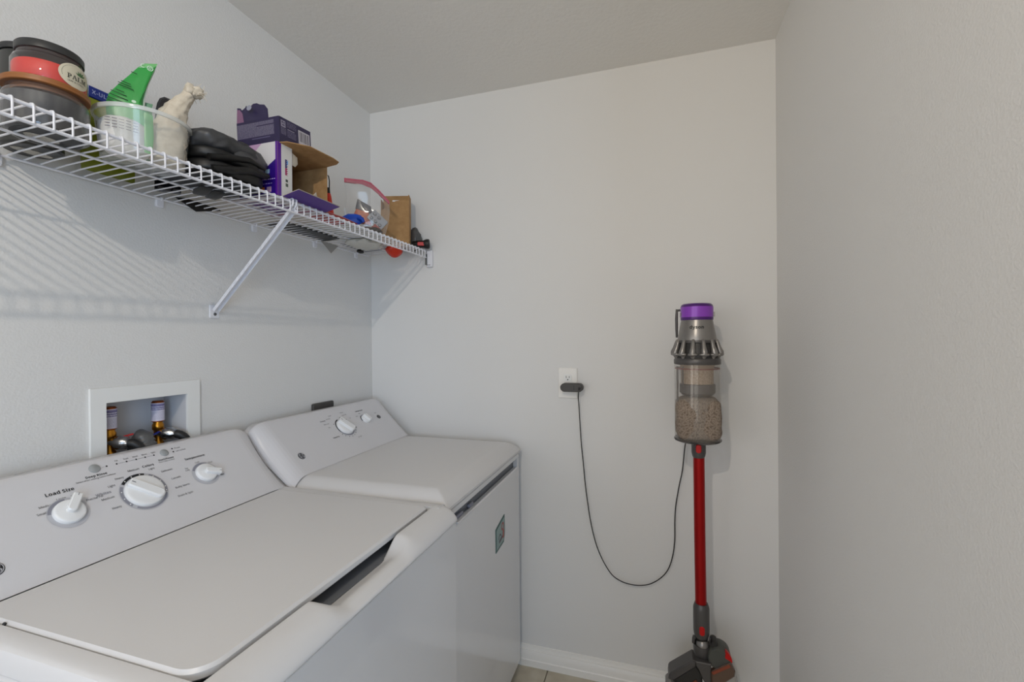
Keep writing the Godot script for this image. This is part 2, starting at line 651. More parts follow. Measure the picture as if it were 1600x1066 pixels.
# ---------------------------------------------------------------- laundry machines
func console_point(hx: float, hy: float, tx: float, ty: float, z: float, s: float, h: float, zc: float, hw: float, fall := 0.0) -> Vector3:
	var u := Vector3(tx - hx, ty - hy, 0)
	var L := u.length()
	u /= L
	var n := Vector3(u.y, -u.x, 0)
	var e := clampf((absf(z - zc) - (hw - 0.055)) / 0.055, 0.0, 1.0)
	var drop := 1.0 - sqrt(maxf(0.0, 1.0 - e * e))
	var ins := 0.024 * drop * sqrt(clampf(s / L, 0, 1)) + (0.0008 + 0.014 * e * e) * sin(PI * clampf(s / L, 0, 1))
	var ss := s * (1.0 - 0.10 * drop * s / L)
	var sink := fall * (1.0 - pow(maxf(0.0, 1.0 - e * e), 0.62)) * pow(1.0 - clampf(s / L, 0, 1), 2.0)
	return Vector3(hx, hy - sink, z) + u * ss + n * (h - ins)

func console_body(hx: float, hy: float, tx: float, ty: float, zc: float, hw: float, yb: float, fall := 0.0) -> MB:
	var m := M()
	var L := Vector2(tx - hx, ty - hy).length()
	var prof := func(z: float) -> Array:
		var out := []
		for i in 13:
			out.append(console_point(hx, hy, tx, ty, z, (L - 0.02) * i / 12.0, 0, zc, hw, fall))
		for i in range(1, 6):        # rounded brow
			var a := PI / 2 * i / 5.0
			out.append(console_point(hx, hy, tx, ty, z, L - 0.02 + 0.02 * sin(a), -0.02 * (1 - cos(a)), zc, hw, fall))
		var last: Vector3 = out[-1]
		out.append(Vector3(last.x - 0.012, last.y + 0.0035, z))
		out.append(Vector3(minf(0.040, last.x - 0.014), last.y - 0.003, z))
		out.append(Vector3(minf(0.040, last.x - 0.014), yb, z))
		out.append(Vector3(hx, yb, z))
		return out
	var zs := []
	for k in 9: zs.append(zc + hw - 0.055 * (1.0 - cos(PI / 2 * k / 8.0)) * 1.0)
	var n := 10
	for k in range(1, n): zs.append(zc + hw - 0.055 - (2 * hw - 0.11) * k / n)
	for k in 9: zs.append(zc - hw + 0.055 * (1.0 - sin(PI / 2 * k / 8.0)))
	var rows := []
	for z in zs: rows.append(prof.call(z))
	m.smooth()
	for r in rows.size() - 1:
		for i in rows[r].size() - 1:
			if i == 19 or i == 20: m.smooth()
			m.tri(rows[r][i], rows[r + 1][i], rows[r + 1][i + 1])
			m.tri(rows[r][i], rows[r + 1][i + 1], rows[r][i + 1])
	m.smooth()
	for e in [0, rows.size() - 1]:
		var c := Vector3(0.10, (hy + ty) * 0.5 - 0.03, rows[e][0].z)
		for i in rows[e].size() - 1:
			if e == 0: m.tri(c, rows[e][i], rows[e][i + 1])
			else: m.tri(c, rows[e][i + 1], rows[e][i])
	return m

func panel_frame(a: Array, z: float, s: float) -> Transform3D:
	var u := Vector3(a[2] - a[0], a[3] - a[1], 0).normalized()
	var n := Vector3(u.y, -u.x, 0)
	return Transform3D(Basis(Vector3(0, 0, -1), u, n), console_point(a[0], a[1], a[2], a[3], z, s, 0.0, a[4], a[5]))

func ring_arc(m: MB, fr: Transform3D, r0: float, r1: float, d0: float, d1: float, h: float):
	var n := maxi(4, int(absf(d1 - d0) / 8.0))
	m.smooth()
	for k in n:
		var a := deg_to_rad(lerpf(d0, d1, float(k) / n))
		var b := deg_to_rad(lerpf(d0, d1, float(k + 1) / n))
		var P := func(r, t): return fr * Vector3(cos(t) * r, sin(t) * r, h)
		m.tri(P.call(r0, a), P.call(r1, a), P.call(r1, b))
		m.tri(P.call(r0, a), P.call(r1, b), P.call(r0, b))

func make_knob(parent: Node, fr: Transform3D, r: float, ht: float, grip: float, gl: float, over: float, wide: float):
	var m := M()
	var up := Transform3D(fr.basis * Basis(Vector3.RIGHT, PI / 2), fr.origin)
	m.lathe(up.origin, [Vector2(0, 0), Vector2(r, 0), Vector2(r * 0.985, ht * 0.34), Vector2(r * 0.94, ht * 0.44), Vector2(r * 0.84, ht * 0.50), Vector2(0, ht * 0.54)], 40, up.basis)
	obj("knob", m, mt.knob, parent)
	m = M()
	var g := fr * Transform3D(Basis(Vector3.BACK, grip), Vector3.ZERO)
	m.prism(rounded(gl, r * wide, [r * 0.26, r * 0.10, r * 0.10, r * 0.26]), g * Transform3D(Basis.IDENTITY, Vector3(over, 0, ht * 0.3)), ht * 0.7, r * 0.075)
	obj("knob_grip", m, mt.knob, parent)
	m = M()
	m.prism(rounded(r * 0.22, r * 0.05, r * 0.02, 2), g * Transform3D(Basis.IDENTITY, Vector3(over + gl * 0.40, 0, ht)), 0.0004)
	obj("pointer_mark", m, mt.ink_grey, parent)

func badge(parent: Node, fr: Transform3D, r: float):
	var up := Transform3D(fr.basis * Basis(Vector3.RIGHT, PI / 2), fr.origin)
	var m := M()
	m.lathe(up.origin, [Vector2(0, 0), Vector2(r, 0), Vector2(r, 0.0012), Vector2(r * 0.97, 0.0016), Vector2(0, 0.0016)], 36, up.basis)
	obj("logo_badge", m, mt.ring_dark, parent)
	m = M()
	ring_arc(m, fr, r * 0.80, r * 0.90, 0, 360, 0.0019)
	for k in 4:          # curls of the border
		var a := PI / 2 * k + PI / 4
		var pts := []
		for i in 9:
			var q := -1.0 + i / 4.0
			pts.append(fr * Vector3(cos(a + q * 0.55) * r * (0.62 + 0.12 * cos(q * PI)), sin(a + q * 0.55) * r * (0.62 + 0.12 * cos(q * PI)), 0.002))
		m.tube(pts, r * 0.045, 6)
	m.text("GE", r * 0.72, func(x, y): return fr * Vector3(x, y, 0.002), false, true)
	obj("logo_letters", m, mt.ring_pale, parent)

func washer():
	var z0 := 0.738; var z1 := 1.432
	var t := thing("washing_machine", "white top-load washing machine with three control knobs nearest the camera", "washing machine", Vector3(0.41, 0, 1.09))
	var fx := 0.768
	# cabinet
	var m := M()
	m.box(Vector3((0.05 + fx) / 2, 0.462, (z0 + z1) / 2), Vector3(fx - 0.05, 0.864, z1 - z0), 0.006)
	obj("cabinet", m, mt.enamel, t)
	for p in [[0.10, z0 + 0.05], [0.10, z1 - 0.05], [fx - 0.06, z0 + 0.05], [fx - 0.06, z1 - 0.05]]:
		m = M()
		m.lathe(Vector3(p[0], 0, p[1]), [Vector2(0, 0), Vector2(0.02, 0), Vector2(0.018, 0.034), Vector2(0, 0.034)], 16)
		obj("foot", m, mt.rubber, t)
	# dark joint under the top
	m = M()
	m.box(Vector3((0.06 + fx) / 2, 0.8945, (z0 + z1) / 2), Vector3(fx - 0.07, 0.004, z1 - z0 - 0.012))
	obj("joint", m, mt.gap, t)
	# top frame: front bullnose with the scooped finger grip
	m = M()
	var yt := 0.9345
	var nose := [Vector2(0.712, yt - 0.036), Vector2(0.712, yt - 0.003), Vector2(0.715, yt), Vector2(0.722, yt + 0.0002), Vector2(0.732, yt - 0.0008), Vector2(0.745, yt - 0.004), Vector2(0.757, yt - 0.0095), Vector2(0.767, yt - 0.017), Vector2(0.7745, yt - 0.026), Vector2(0.7775, yt - 0.033), Vector2(0.7765, yt - 0.037), Vector2(0.766, yt - 0.0375)]
	var fn := func(u: float, w: float) -> Vector3:
		var x := u * (nose.size() - 1)
		var i := mini(int(x), nose.size() - 2)
		var p: Vector2 = nose[i].lerp(nose[i + 1], x - i)
		var z := lerpf(z1, z0, w)
		var k := smoothstep(0.935, 1.005, z) * (1.0 - smoothstep(1.165, 1.215, z))
		var g := 1.0 - 0.72 * smoothstep(0.712, 0.766, p.x)
		var dip := 0.036 * k * g * smoothstep(yt - 0.036, yt - 0.012, p.y)
		var e := maxf(0.0, absf(z - (z0 + z1) / 2) - ((z1 - z0) / 2 - 0.02)) / 0.02
		return Vector3(p.x - 0.010 * e * e * smoothstep(0.73, 0.77, p.x), p.y - dip - 0.006 * e * e, z)
	m.grid(fn, (nose.size() - 1) * 2, 110)
	# side rails and the trough under the lid
	for sd in 2:
		var za := z0 if sd == 0 else 1.399
		var zb := 0.7725 if sd == 0 else z1
		var s := PackedVector2Array([Vector2(za, 0.897), Vector2(zb, 0.897), Vector2(zb, yt), Vector2(za + 0.008, yt), Vector2(za + 0.002, yt - 0.003), Vector2(za, yt - 0.010)])
		if sd == 1: s = PackedVector2Array([Vector2(za, 0.897), Vector2(zb, 0.897), Vector2(zb, yt - 0.012), Vector2(zb - 0.002, yt - 0.004), Vector2(zb - 0.008, yt), Vector2(za, yt)])
		m.prism(s, Transform3D(Basis(Vector3(0, 0, 1), Vector3.UP, Vector3(-1, 0, 0)), Vector3(0.735, 0, 0)), 0.535)
	obj("top_frame", m, mt.top, t)
	m = M()
	m.box(Vector3(0.466, 0.8985, (z0 + z1) / 2), Vector3(0.50, 0.006, z1 - z0 - 0.02))
	obj("shaded_lid_well", m, mt.slot, t)  # grey colour stands in for the shade under the lid
	# lid
	m = M()
	var lw := 0.704 - 0.2185; var lz := 1.3955 - 0.776
	var lid := rounded(lz, lw, [0.042, 0.013, 0.006, 0.006], 8)
	var lf := Transform3D(Basis(Vector3(0, 0, -1), Vector3(-1, 0, 0), Vector3.UP), Vector3((0.704 + 0.2185) / 2, 0.9195, (1.3955 + 0.776) / 2))
	m.prism(lid, lf, 0.0180, 0.0045)
	var ld := obj("lid", m, mt.top, t)
	m = M()
	for q in [Vector3(0.277, 0.9345, 1.3965), Vector3(0.305, 0.9345, 1.3965)]:
		m = M()
		m.blob(q, Vector3(0.0032, 0.0028, 0.0025), 2.0, 0, 1, 1, 10)
		obj("lid_bumper", m, mt.rubber, ld)
	# console
	var a := [0.2155, 0.9365, 0.0580, 1.1135, (z0 + z1) / 2, (z1 - z0) / 2]
	var cs := obj("control_panel", console_body(a[0], a[1], a[2], a[3], a[4], a[5], 0.900, 0.012), mt.panel, t)
	# printed rings
	var k1 := panel_frame(a, 1.2255, 0.120); var k2 := panel_frame(a, 1.0850, 0.1175); var k3 := panel_frame(a, 0.936, 0.1165)
	m = M()
	ring_arc(m, k2, 0.0415, 0.0475, 68, 138, 0.0010)
	obj("printed_dial_ring", m, mt.ring_dark, cs)
	m = M()
	ring_arc(m, k2, 0.0415, 0.0475, 146, 216, 0.0010)
	ring_arc(m, k2, 0.0415, 0.0475, -22, 56, 0.0010)
	ring_arc(m, k2, 0.0425, 0.0465, 228, 334, 0.0010)
	ring_arc(m, k1, 0.0270, 0.0325, 84, 168, 0.0010)
	ring_arc(m, k3, 0.0270, 0.0325, 62, 150, 0.0010)
	obj("printed_dial_ring", m, mt.ring_mid, cs)
	m = M()
	ring_arc(m, k2, 0.0395, 0.049, 0, 360, 0.0007)
	ring_arc(m, k1, 0.0255, 0.034, 0, 360, 0.0007)
	ring_arc(m, k3, 0.0255, 0.034, 0, 360, 0.0007)
	obj("printed_dial_ring", m, mt.ring_pale, cs)
	m = M()
	for d in [126.0, 103.0, 80.0, 164.0, 187.0, 209.0, 44.0, 20.0, -4.0, -18.0]:
		var c := k2 * Vector3(cos(deg_to_rad(d)) * 0.0445, sin(deg_to_rad(d)) * 0.0445, 0)
		ring_arc(m, Transform3D(k2.basis, c), 0.0, 0.0013, 0, 360, 0.0012)
	obj("printed_marks", m, mt.white, cs)
	make_knob(cs, k1, 0.0262, 0.019, deg_to_rad(54), 0.042, 0.015, 0.62)
	make_knob(cs, k2, 0.0400, 0.017, deg_to_rad(132), 0.076, 0.0, 0.58)
	make_knob(cs, k3, 0.0258, 0.019, deg_to_rad(-26), 0.040, 0.012, 0.62)
	# push buttons
	for q in [[1.1500, 0.2045, 0.0105], [1.0015, 0.2035, 0.0095]]:
		m = M()
		var f := panel_frame(a, q[0], q[1])
		var ub := f.basis * Basis(Vector3.RIGHT, PI / 2)
		m.lathe(f.origin, [Vector2(0, 0), Vector2(q[2], 0), Vector2(q[2], 0.002), Vector2(q[2] * 0.9, 0.003), Vector2(0, 0.0034)], 28, ub)
		obj("push_button", m, mt.button, cs)
	badge(cs, panel_frame(a, 1.352, 0.056), 0.0125)
	# lettering
	m = M()
	var T := [["Load Size", 1.223, 0.170, 0.0078, 1], ["Small", 1.263, 0.133, 0.0046], ["Medium", 1.252, 0.147, 0.0046], ["Large", 1.226, 0.1545, 0.0046], ["Super", 1.202, 0.1535, 0.0046], ["Precise Fill", 1.176, 0.135, 0.0046],
		["Deep Rinse", 1.153, 0.187, 0.0055, 1], ["Select when adding Fabric Softener", 1.155, 0.180, 0.0034], ["Fill", 1.105, 0.2115, 0.0036], ["Soak", 1.085, 0.2115, 0.0036], ["Wash", 1.065, 0.2115, 0.0036], ["Rinse", 1.045, 0.2115, 0.0036], ["Spin", 1.0245, 0.2115, 0.0036],
		["Start/Pause", 1.005, 0.186, 0.0048, 1], ["Hold 3 Secs to Stop", 1.006, 0.180, 0.0032], ["Power", 0.966, 0.2095, 0.0038], ["Lid Locked", 0.961, 0.2005, 0.0038], ["Temperature", 0.939, 0.1700, 0.0062, 1],
		["Medium", 1.083, 0.1775, 0.0048], ["Colors", 1.050, 0.1795, 0.0062, 1], ["Light", 1.047, 0.1690, 0.0046], ["Heavy", 1.117, 0.166, 0.0048], ["Light", 1.138, 0.152, 0.0048], ["Medium", 1.155, 0.1255, 0.0048], ["Heavy", 1.149, 0.099, 0.0048],
		["Delicates", 1.018, 0.154, 0.0048], ["Casuals", 1.008, 0.128, 0.0048], ["Bulky Items", 1.005, 0.1015, 0.0048], ["Drain & Spin", 1.009, 0.078, 0.0048], ["Tap", 0.974, 0.1445, 0.0038], ["Cold", 0.974, 0.1385, 0.0038], ["Cold", 0.941, 0.1535, 0.0040], ["Cool", 0.909, 0.144, 0.0040], ["Warm", 0.899, 0.118, 0.0040], ["Hot", 0.899, 0.099, 0.0045, 1]]
	for q in T:
		var f := panel_frame(a, q[1], q[2])
		m.text(q[0], q[3], func(x, y): return f * Vector3(x, y, 0.0006), q.size() > 4)
	for q in [[1.107, 0.2035], [1.0865, 0.2035], [1.066, 0.2035], [1.046, 0.2035], [1.026, 0.2035], [1.127, 0.2035], [0.979, 0.210], [0.980, 0.2005]]:
		ring_arc(m, panel_frame(a, q[0], q[1]), 0.0, 0.0019, 0, 360, 0.0006)
	obj("printed_lettering", m, mt.ink, cs)
	m = M()
	var fw := panel_frame(a, 1.158, 0.1395)
	m.text("Whites", 0.0062, func(x, y): return fw * Vector3(x, y, 0.0006), true)
	for q in [[1.107, 1.086], [1.086, 1.066], [1.066, 1.046], [1.046, 1.026], [1.139, 1.129]]:
		var p := console_point(a[0], a[1], a[2], a[3], q[0] - 0.003, 0.2035, 0.0005, a[4], a[5])
		var p2 := console_point(a[0], a[1], a[2], a[3], q[1] + 0.003, 0.2035, 0.0005, a[4], a[5])
		m.bar(p, p2, 0.0006, 0.0004)
	obj("printed_lettering", m, mt.ink_grey, cs)

func dryer():
	var z0 := 0.034; var z1 := 0.729
	var fx := 0.7305
	var t := thing("clothes_dryer", "white clothes dryer in the far corner with one large and one small knob", "dryer", Vector3(0.39, 0, 0.375))
	var m := M()
	m.box(Vector3((0.05 + fx - 0.022) / 2, 0.464, (z0 + z1) / 2), Vector3(fx - 0.022 - 0.05, 0.872, z1 - z0), 0.005)
	obj("cabinet", m, mt.enamel, t)
	for p in [[0.10, z0 + 0.05], [0.10, z1 - 0.05], [fx - 0.06, z0 + 0.05], [fx - 0.06, z1 - 0.05]]:
		m = M()
		m.lathe(Vector3(p[0], 0, p[1]), [Vector2(0, 0), Vector2(0.02, 0), Vector2(0.018, 0.032), Vector2(0, 0.032)], 16)
		obj("foot", m, mt.rubber, t)
	# top with rolled edges
	m = M()
	var zc := (z0 + z1) / 2; var hw := (z1 - z0) / 2 + 0.001
	var fn := func(u: float, w: float) -> Vector3:
		var x := lerpf(0.10, fx + 0.006, pow(u, 0.6))
		var z := zc + hw * signf(0.5 - w) * pow(absf(1 - 2 * w), 0.5)
		var tx := clampf((x - 0.676) / (fx + 0.006 - 0.676), 0, 1)
		var tz := clampf((absf(z - zc) - (hw - 0.055)) / 0.055, 0, 1)
		var q := minf(1.0, pow(pow(tx, 14) + pow(tz, 14), 1.0 / 14.0))
		return Vector3(x, 0.951 - 0.037 * (0.62 * pow(q, 1.35) + 0.38 * (1.0 - sqrt(maxf(0.0, 1.0 - q * q)))), z)
	m.grid(fn, 56, 80)
	# skirt of the top
	m.box(Vector3((0.06 + fx) / 2, 0.9095, zc), Vector3(fx - 0.06 + 0.012, 0.010, 2 * hw), 0.002)
	obj("top", m, mt.top, t)
	m = M()
	m.box(Vector3((0.06 + fx) / 2, 0.9025, zc), Vector3(fx - 0.062, 0.005, 2 * hw - 0.006))
	obj("joint", m, mt.gap, t)
	# front: fascia strip, recessed grip, door
	m = M()
	m.box(Vector3(fx - 0.011, 0.8895, zc), Vector3(0.022, 0.020, z1 - z0), 0.003)
	m.box(Vector3(fx - 0.011, 0.862, z0 + 0.011), Vector3(0.022, 0.040, 0.022), 0.003)
	m.box(Vector3(fx - 0.011, 0.862, z1 - 0.011), Vector3(0.022, 0.040, 0.022), 0.003)
	obj("fascia", m, mt.enamel, t)
	m = M()
	m.box(Vector3(fx - 0.0208, 0.861, zc), Vector3(0.002, 0.040, z1 - z0 - 0.04))
	var sl := obj("grip_recess", m, mt.slot, t)
	for q in [[0.852, 0.52, 0.012, 0.03], [0.8525, 0.61, 0.010, 0.05]]:
		m = M()
		m.box(Vector3(fx - 0.015, q[0], q[1]), Vector3(0.010, q[2], q[3]), 0.002)
		obj("latch", m, mt.ring_mid, sl)
	m = M()
	m.box(Vector3(fx - 0.010, 0.4415, zc), Vector3(0.021, 0.807, z1 - z0 - 0.003), 0.004)
	var dr := obj("door", m, mt.enamel, t)
	m = M()
	m.box(Vector3(fx - 0.004, 0.8465, 0.585), Vector3(0.014, 0.004, 0.13), 0.0015)
	obj("door_handle_lip", m, mt.enamel, dr)
	# console
	var a := [0.23, 0.9515, 0.0585, 1.1165, zc, hw]
	var cs := obj("control_panel", console_body(a[0], a[1], a[2], a[3], a[4], a[5], 0.906, 0.037), mt.panel, t)
	var k1 := panel_frame(a, 0.376, 0.128); var k2 := panel_frame(a, 0.238, 0.136)
	m = M()
	ring_arc(m, k1, 0.037, 0.0415, 100, 200, 0.0006)
	ring_arc(m, k2, 0.021, 0.0245, 120, 190, 0.0006)
	obj("printed_dial_ring", m, mt.ring_dark, cs)
	m = M()
	ring_arc(m, k1, 0.0365, 0.042, 200, 345, 0.0006)
	ring_arc(m, k2, 0.021, 0.0245, 40, 120, 0.0006)
	obj("printed_dial_ring", m, mt.ring_mid, cs)
	make_knob(cs, k1, 0.036, 0.022, deg_to_rad(118), 0.068, 0.0, 0.8)
	make_knob(cs, k2, 0.0200, 0.020, deg_to_rad(110), 0.037, 0.0, 0.9)
	var f0 := panel_frame(a, 0.152, 0.130)
	m = M()
	m.lathe(f0.origin, [Vector2(0, 0), Vector2(0.0095, 0), Vector2(0.0095, 0.002), Vector2(0.0085, 0.003), Vector2(0, 0.0033)], 24, f0.basis * Basis(Vector3.RIGHT, PI / 2))
	obj("push_button", m, mt.hose, cs)
	badge(cs, panel_frame(a, 0.645, 0.068), 0.0125)
	m = M()
	var T := [["Cottons", 0.456, 0.176, 0.0052, 1], ["More Dry", 0.450, 0.160, 0.0046], ["Dry", 0.449, 0.143, 0.0046], ["Timed Dry", 0.453, 0.096, 0.0050, 1], ["Casuals", 0.406, 0.192, 0.0036], ["Less Dry", 0.424, 0.180, 0.0044], ["Delicates", 0.337, 0.194, 0.0036], ["Easy Care", 0.333, 0.181, 0.0044], ["Off", 0.315, 0.160, 0.004], ["Air Fluff", 0.342, 0.068, 0.0042], ["60", 0.322, 0.113, 0.0050, 1],
		["Temperature", 0.237, 0.183, 0.0056, 1], ["Med", 0.246, 0.170, 0.0042], ["Low", 0.273, 0.160, 0.0042], ["High", 0.209, 0.166, 0.0042], ["Start", 0.153, 0.153, 0.0046]]
	for q in T:
		var f := panel_frame(a, q[1], q[2])
		m.text(q[0], q[3], func(x, y): return f * Vector3(x, y, 0.0006), q.size() > 4)
	for d in [232, 252, 272, 290, 308, 326, 344, 40, 75, 150, 215]:
		var c := k1 * Vector3(cos(deg_to_rad(d)) * 0.048, sin(deg_to_rad(d)) * 0.048, 0)
		ring_arc(m, Transform3D(k1.basis, c), 0.0, 0.0018, 0, 360, 0.0006)
	obj("printed_lettering", m, mt.ink, cs)
	# magnet on the door
	magnet()
	# dark plate behind the console
	var o := thing("dryer_outlet", "dark dryer power outlet on the wall just above the dryer", "outlet", Vector3(0.0, 1.05, 0.342))
	m = M()
	m.prism(rounded(0.118, 0.118, 0.006, 3), Transform3D(Basis(Vector3(0, 0, -1), Vector3.UP, Vector3(1, 0, 0)), Vector3(0.0, 1.0665, 0.340)), 0.012, 0.003)
	obj("cover", m, mat(Color(0.27, 0.26, 0.25), 0.5), o)
	m = M()
	m.prism(rounded(0.05, 0.05, 0.02, 5), Transform3D(Basis(Vector3(0, 0, -1), Vector3.UP, Vector3(1, 0, 0)), Vector3(0.011, 1.04, 0.340)), 0.012, 0.002)
	obj("plug", m, mt.rubber, o)

func magnet():
	var fx := 0.7308
	var o := thing("fridge_magnet", "small colourful picture magnet on the dryer door", "magnet", Vector3(fx, 0.612, 0.28))
	var fr := Transform3D(Basis(Vector3(0, 0, -1), Vector3.UP, Vector3(1, 0, 0)), Vector3(fx, 0.665, 0.281))
	var m := M()
	m.prism(PackedVector2Array([Vector2(-0.050, -0.052), Vector2(0.036, -0.046), Vector2(0.052, -0.012), Vector2(0.046, 0.052), Vector2(0.004, 0.044), Vector2(-0.052, 0.032)]), fr, 0.002, 0.0005)
	obj("backing", m, mat(Color(0.20, 0.36, 0.34), 0.4), o)
	m = M()
	m.prism(PackedVector2Array([Vector2(-0.045, -0.044), Vector2(0.034, -0.038), Vector2(0.046, -0.010), Vector2(0.041, 0.044), Vector2(0.006, 0.038), Vector2(-0.046, 0.026)]), fr * Transform3D(Basis.IDENTITY, Vector3(0, 0, 0.0021)), 0.0003)
	obj("picture", m, mat(Color(0.52, 0.62, 0.61), 0.4), o)
	m = M()
	var f2 := fr * Transform3D(Basis.IDENTITY, Vector3(0.020, 0.018, 0.0025))
	ring_arc(m, f2, 0.008, 0.015, 0, 360, 0.0001)
	m.prism(PackedVector2Array([Vector2(-0.002, -0.045), Vector2(0.014, -0.045), Vector2(0.018, -0.015), Vector2(0.002, -0.016)]), f2, 0.0003)
	obj("picture_detail", m, mat(Color(0.62, 0.25, 0.20), 0.4), o)
	m = M()
	var f3 := fr * Transform3D(Basis.IDENTITY, Vector3(-0.010, -0.012, 0.0025))
	ring_arc(m, f3, 0.008, 0.014, 10, 200, 0.0003)
	m.prism(rounded(0.036, 0.010, 0.004), f3 * Transform3D(Basis(Vector3.BACK, 0.3), Vector3(0.010, -0.010, 0)), 0.0004)
	obj("picture_detail", m, mat(Color(0.26, 0.20, 0.26), 0.4), o)

# ---------------------------------------------------------------- wire shelf
func shelf():
	var zn := 1.836; var zf := 0.034
	var t := thing("wire_shelf", "white ventilated wire shelf on the left wall above the machines", "shelf", Vector3(0.15, 1.73, 0.9))
	var y := func(z: float) -> float: return dy(z) - 0.0018
	for q in [["front_rail", 0.3043, -0.0042, 0.0032], ["front_rail", 0.3062, -0.0325, 0.0031], ["support_rail", 0.150, -0.0042, 0.0026], ["back_rail", 0.012, -0.0095, 0.0029]]:
		var m := M()
		m.tube([Vector3(q[1], y.call(zn) + q[2], zn), Vector3(q[1], y.call(0.9) + q[2], 0.9), Vector3(q[1], y.call(zf) + q[2], zf)], q[3], 10)
		obj(q[0], m, mt.wire, t)
	base = Vector3.ZERO
	var m := M()
	var Y := dy(0.0) - 0.0018
	m.tube([Vector3(0.008, Y - 0.0065, 0), Vector3(0.05, Y - 0.003, 0), Vector3(0.150, Y, 0), Vector3(0.3035, Y + 0.0003, 0), Vector3(0.3068, Y - 0.0004, 0), Vector3(0.3085, Y - 0.0025, 0), Vector3(0.3092, Y - 0.006, 0), Vector3(0.3095, Y - 0.033, 0)], 0.0018, 8)
	var first: MeshInstance3D = null
	var z := 1.383 + 0.0257 * 17
	while z > zf:
		var at := Vector3(0, -0.0085 * z, z) - t.position
		if first == null:
			first = obj("wire", m, mt.wire, t)
			first.position = at
		else:
			again(first, "wire", t, Transform3D(Basis.IDENTITY, at))
		z -= 0.0257
	base = t.position
	for zz in [1.62, 1.27, 0.955, 0.655, 0.375, 0.12]:
		m = M()
		m.prism(rounded(0.020, 0.026, 0.004, 3), Transform3D(Basis(Vector3(0, 0, -1), Vector3.UP, Vector3(1, 0, 0)), Vector3(0, dy(zz) - 0.020, zz)), 0.009, 0.002)
		m.tube([Vector3(0.008, dy(zz) - 0.0075, zz), Vector3(0.013, dy(zz) - 0.0068, zz), Vector3(0.0165, dy(zz) - 0.0105, zz), Vector3(0.014, dy(zz) - 0.016, zz)], 0.003, 8)
		obj("wall_clip", m, mt.wire, t)
	# diagonal brace
	var b := thing("shelf_brace", "white diagonal metal brace propping the wire shelf from the wall", "bracket", Vector3(0.0, 1.44, 0.798))
	m = M()
	var A := Vector3(0.006, 1.466, 0.798); var B := Vector3(0.304, dy(0.803) - 0.022, 0.8025)
	m.bar(A, B, 0.0195, 0.003, Vector3.UP, 0.001)
	var side := Vector3.UP.cross((B - A).normalized()).normalized()
	var up := (B - A).normalized().cross(side)
	for s in [-1, 1]:
		m.bar(A + side * s * 0.0085 - up * 0.004, B + side * s * 0.0085 - up * 0.004, 0.0025, 0.010, Vector3.UP, 0.0008)
	obj("arm", m, mt.wire, b)
	m = M()
	m.prism(rounded(0.031, 0.040, 0.003, 3), Transform3D(Basis(Vector3(0, 0, -1), Vector3.UP, Vector3(1, 0, 0)), Vector3(0, 1.4605, 0.798)), 0.004, 0.001)
	obj("foot_plate", m, mt.wire, b)
	m = M()
	m.lathe(Vector3(0.004, 1.453, 0.797), [Vector2(0, 0), Vector2(0.005, 0), Vector2(0.004, 0.002), Vector2(0, 0.003)], 14, Basis(Vector3.BACK, -PI / 2))
	obj("screw", m, mt.hose, b)
	m = M()
	m.tube([B + Vector3(-0.006, -0.006, 0.006), B + Vector3(0.006, 0.010, 0.006), B + Vector3(0.007, 0.022, 0.006), B + Vector3(0.001, 0.027, 0.006), B + Vector3(-0.004, 0.020, 0.006)], 0.0030, 8)
	obj("hook", m, mt.wire, b)
	m = M()
	m.tube([B + Vector3(-0.006, -0.006, -0.006), B + Vector3(0.006, 0.010, -0.006), B + Vector3(0.007, 0.022, -0.006), B + Vector3(0.001, 0.027, -0.006), B + Vector3(-0.004, 0.020, -0.006)], 0.0030, 8)
	obj("hook", m, mt.wire, b)
	# end bracket on the far wall
	b = thing("shelf_end_bracket", "white plastic bracket holding the shelf end to the far wall", "bracket", Vector3(0.309, 1.70, 0.0))
	m = M()
	m.prism(rounded(0.027, 0.074, 0.004, 4), Transform3D(Basis.IDENTITY, Vector3(0.3135, 1.7345, 0.0)), 0.020, 0.003)
	obj("block", m, mt.wire, b)
	m = M()
	m.box(Vector3(0.303, 1.730, 0.018), Vector3(0.004, 0.05, 0.028), 0.001)
	obj("groove", m, mt.hose, b)
	for x in [0.309, 0.317]:
		m = M()
		m.lathe(Vector3(x, 1.706, 0.019), [Vector2(0, 0), Vector2(0.0028, 0), Vector2(0.0022, 0.0018), Vector2(0, 0.0024)], 12, Basis(Vector3.RIGHT, PI / 2))
		obj("screw", m, mt.hose, b)

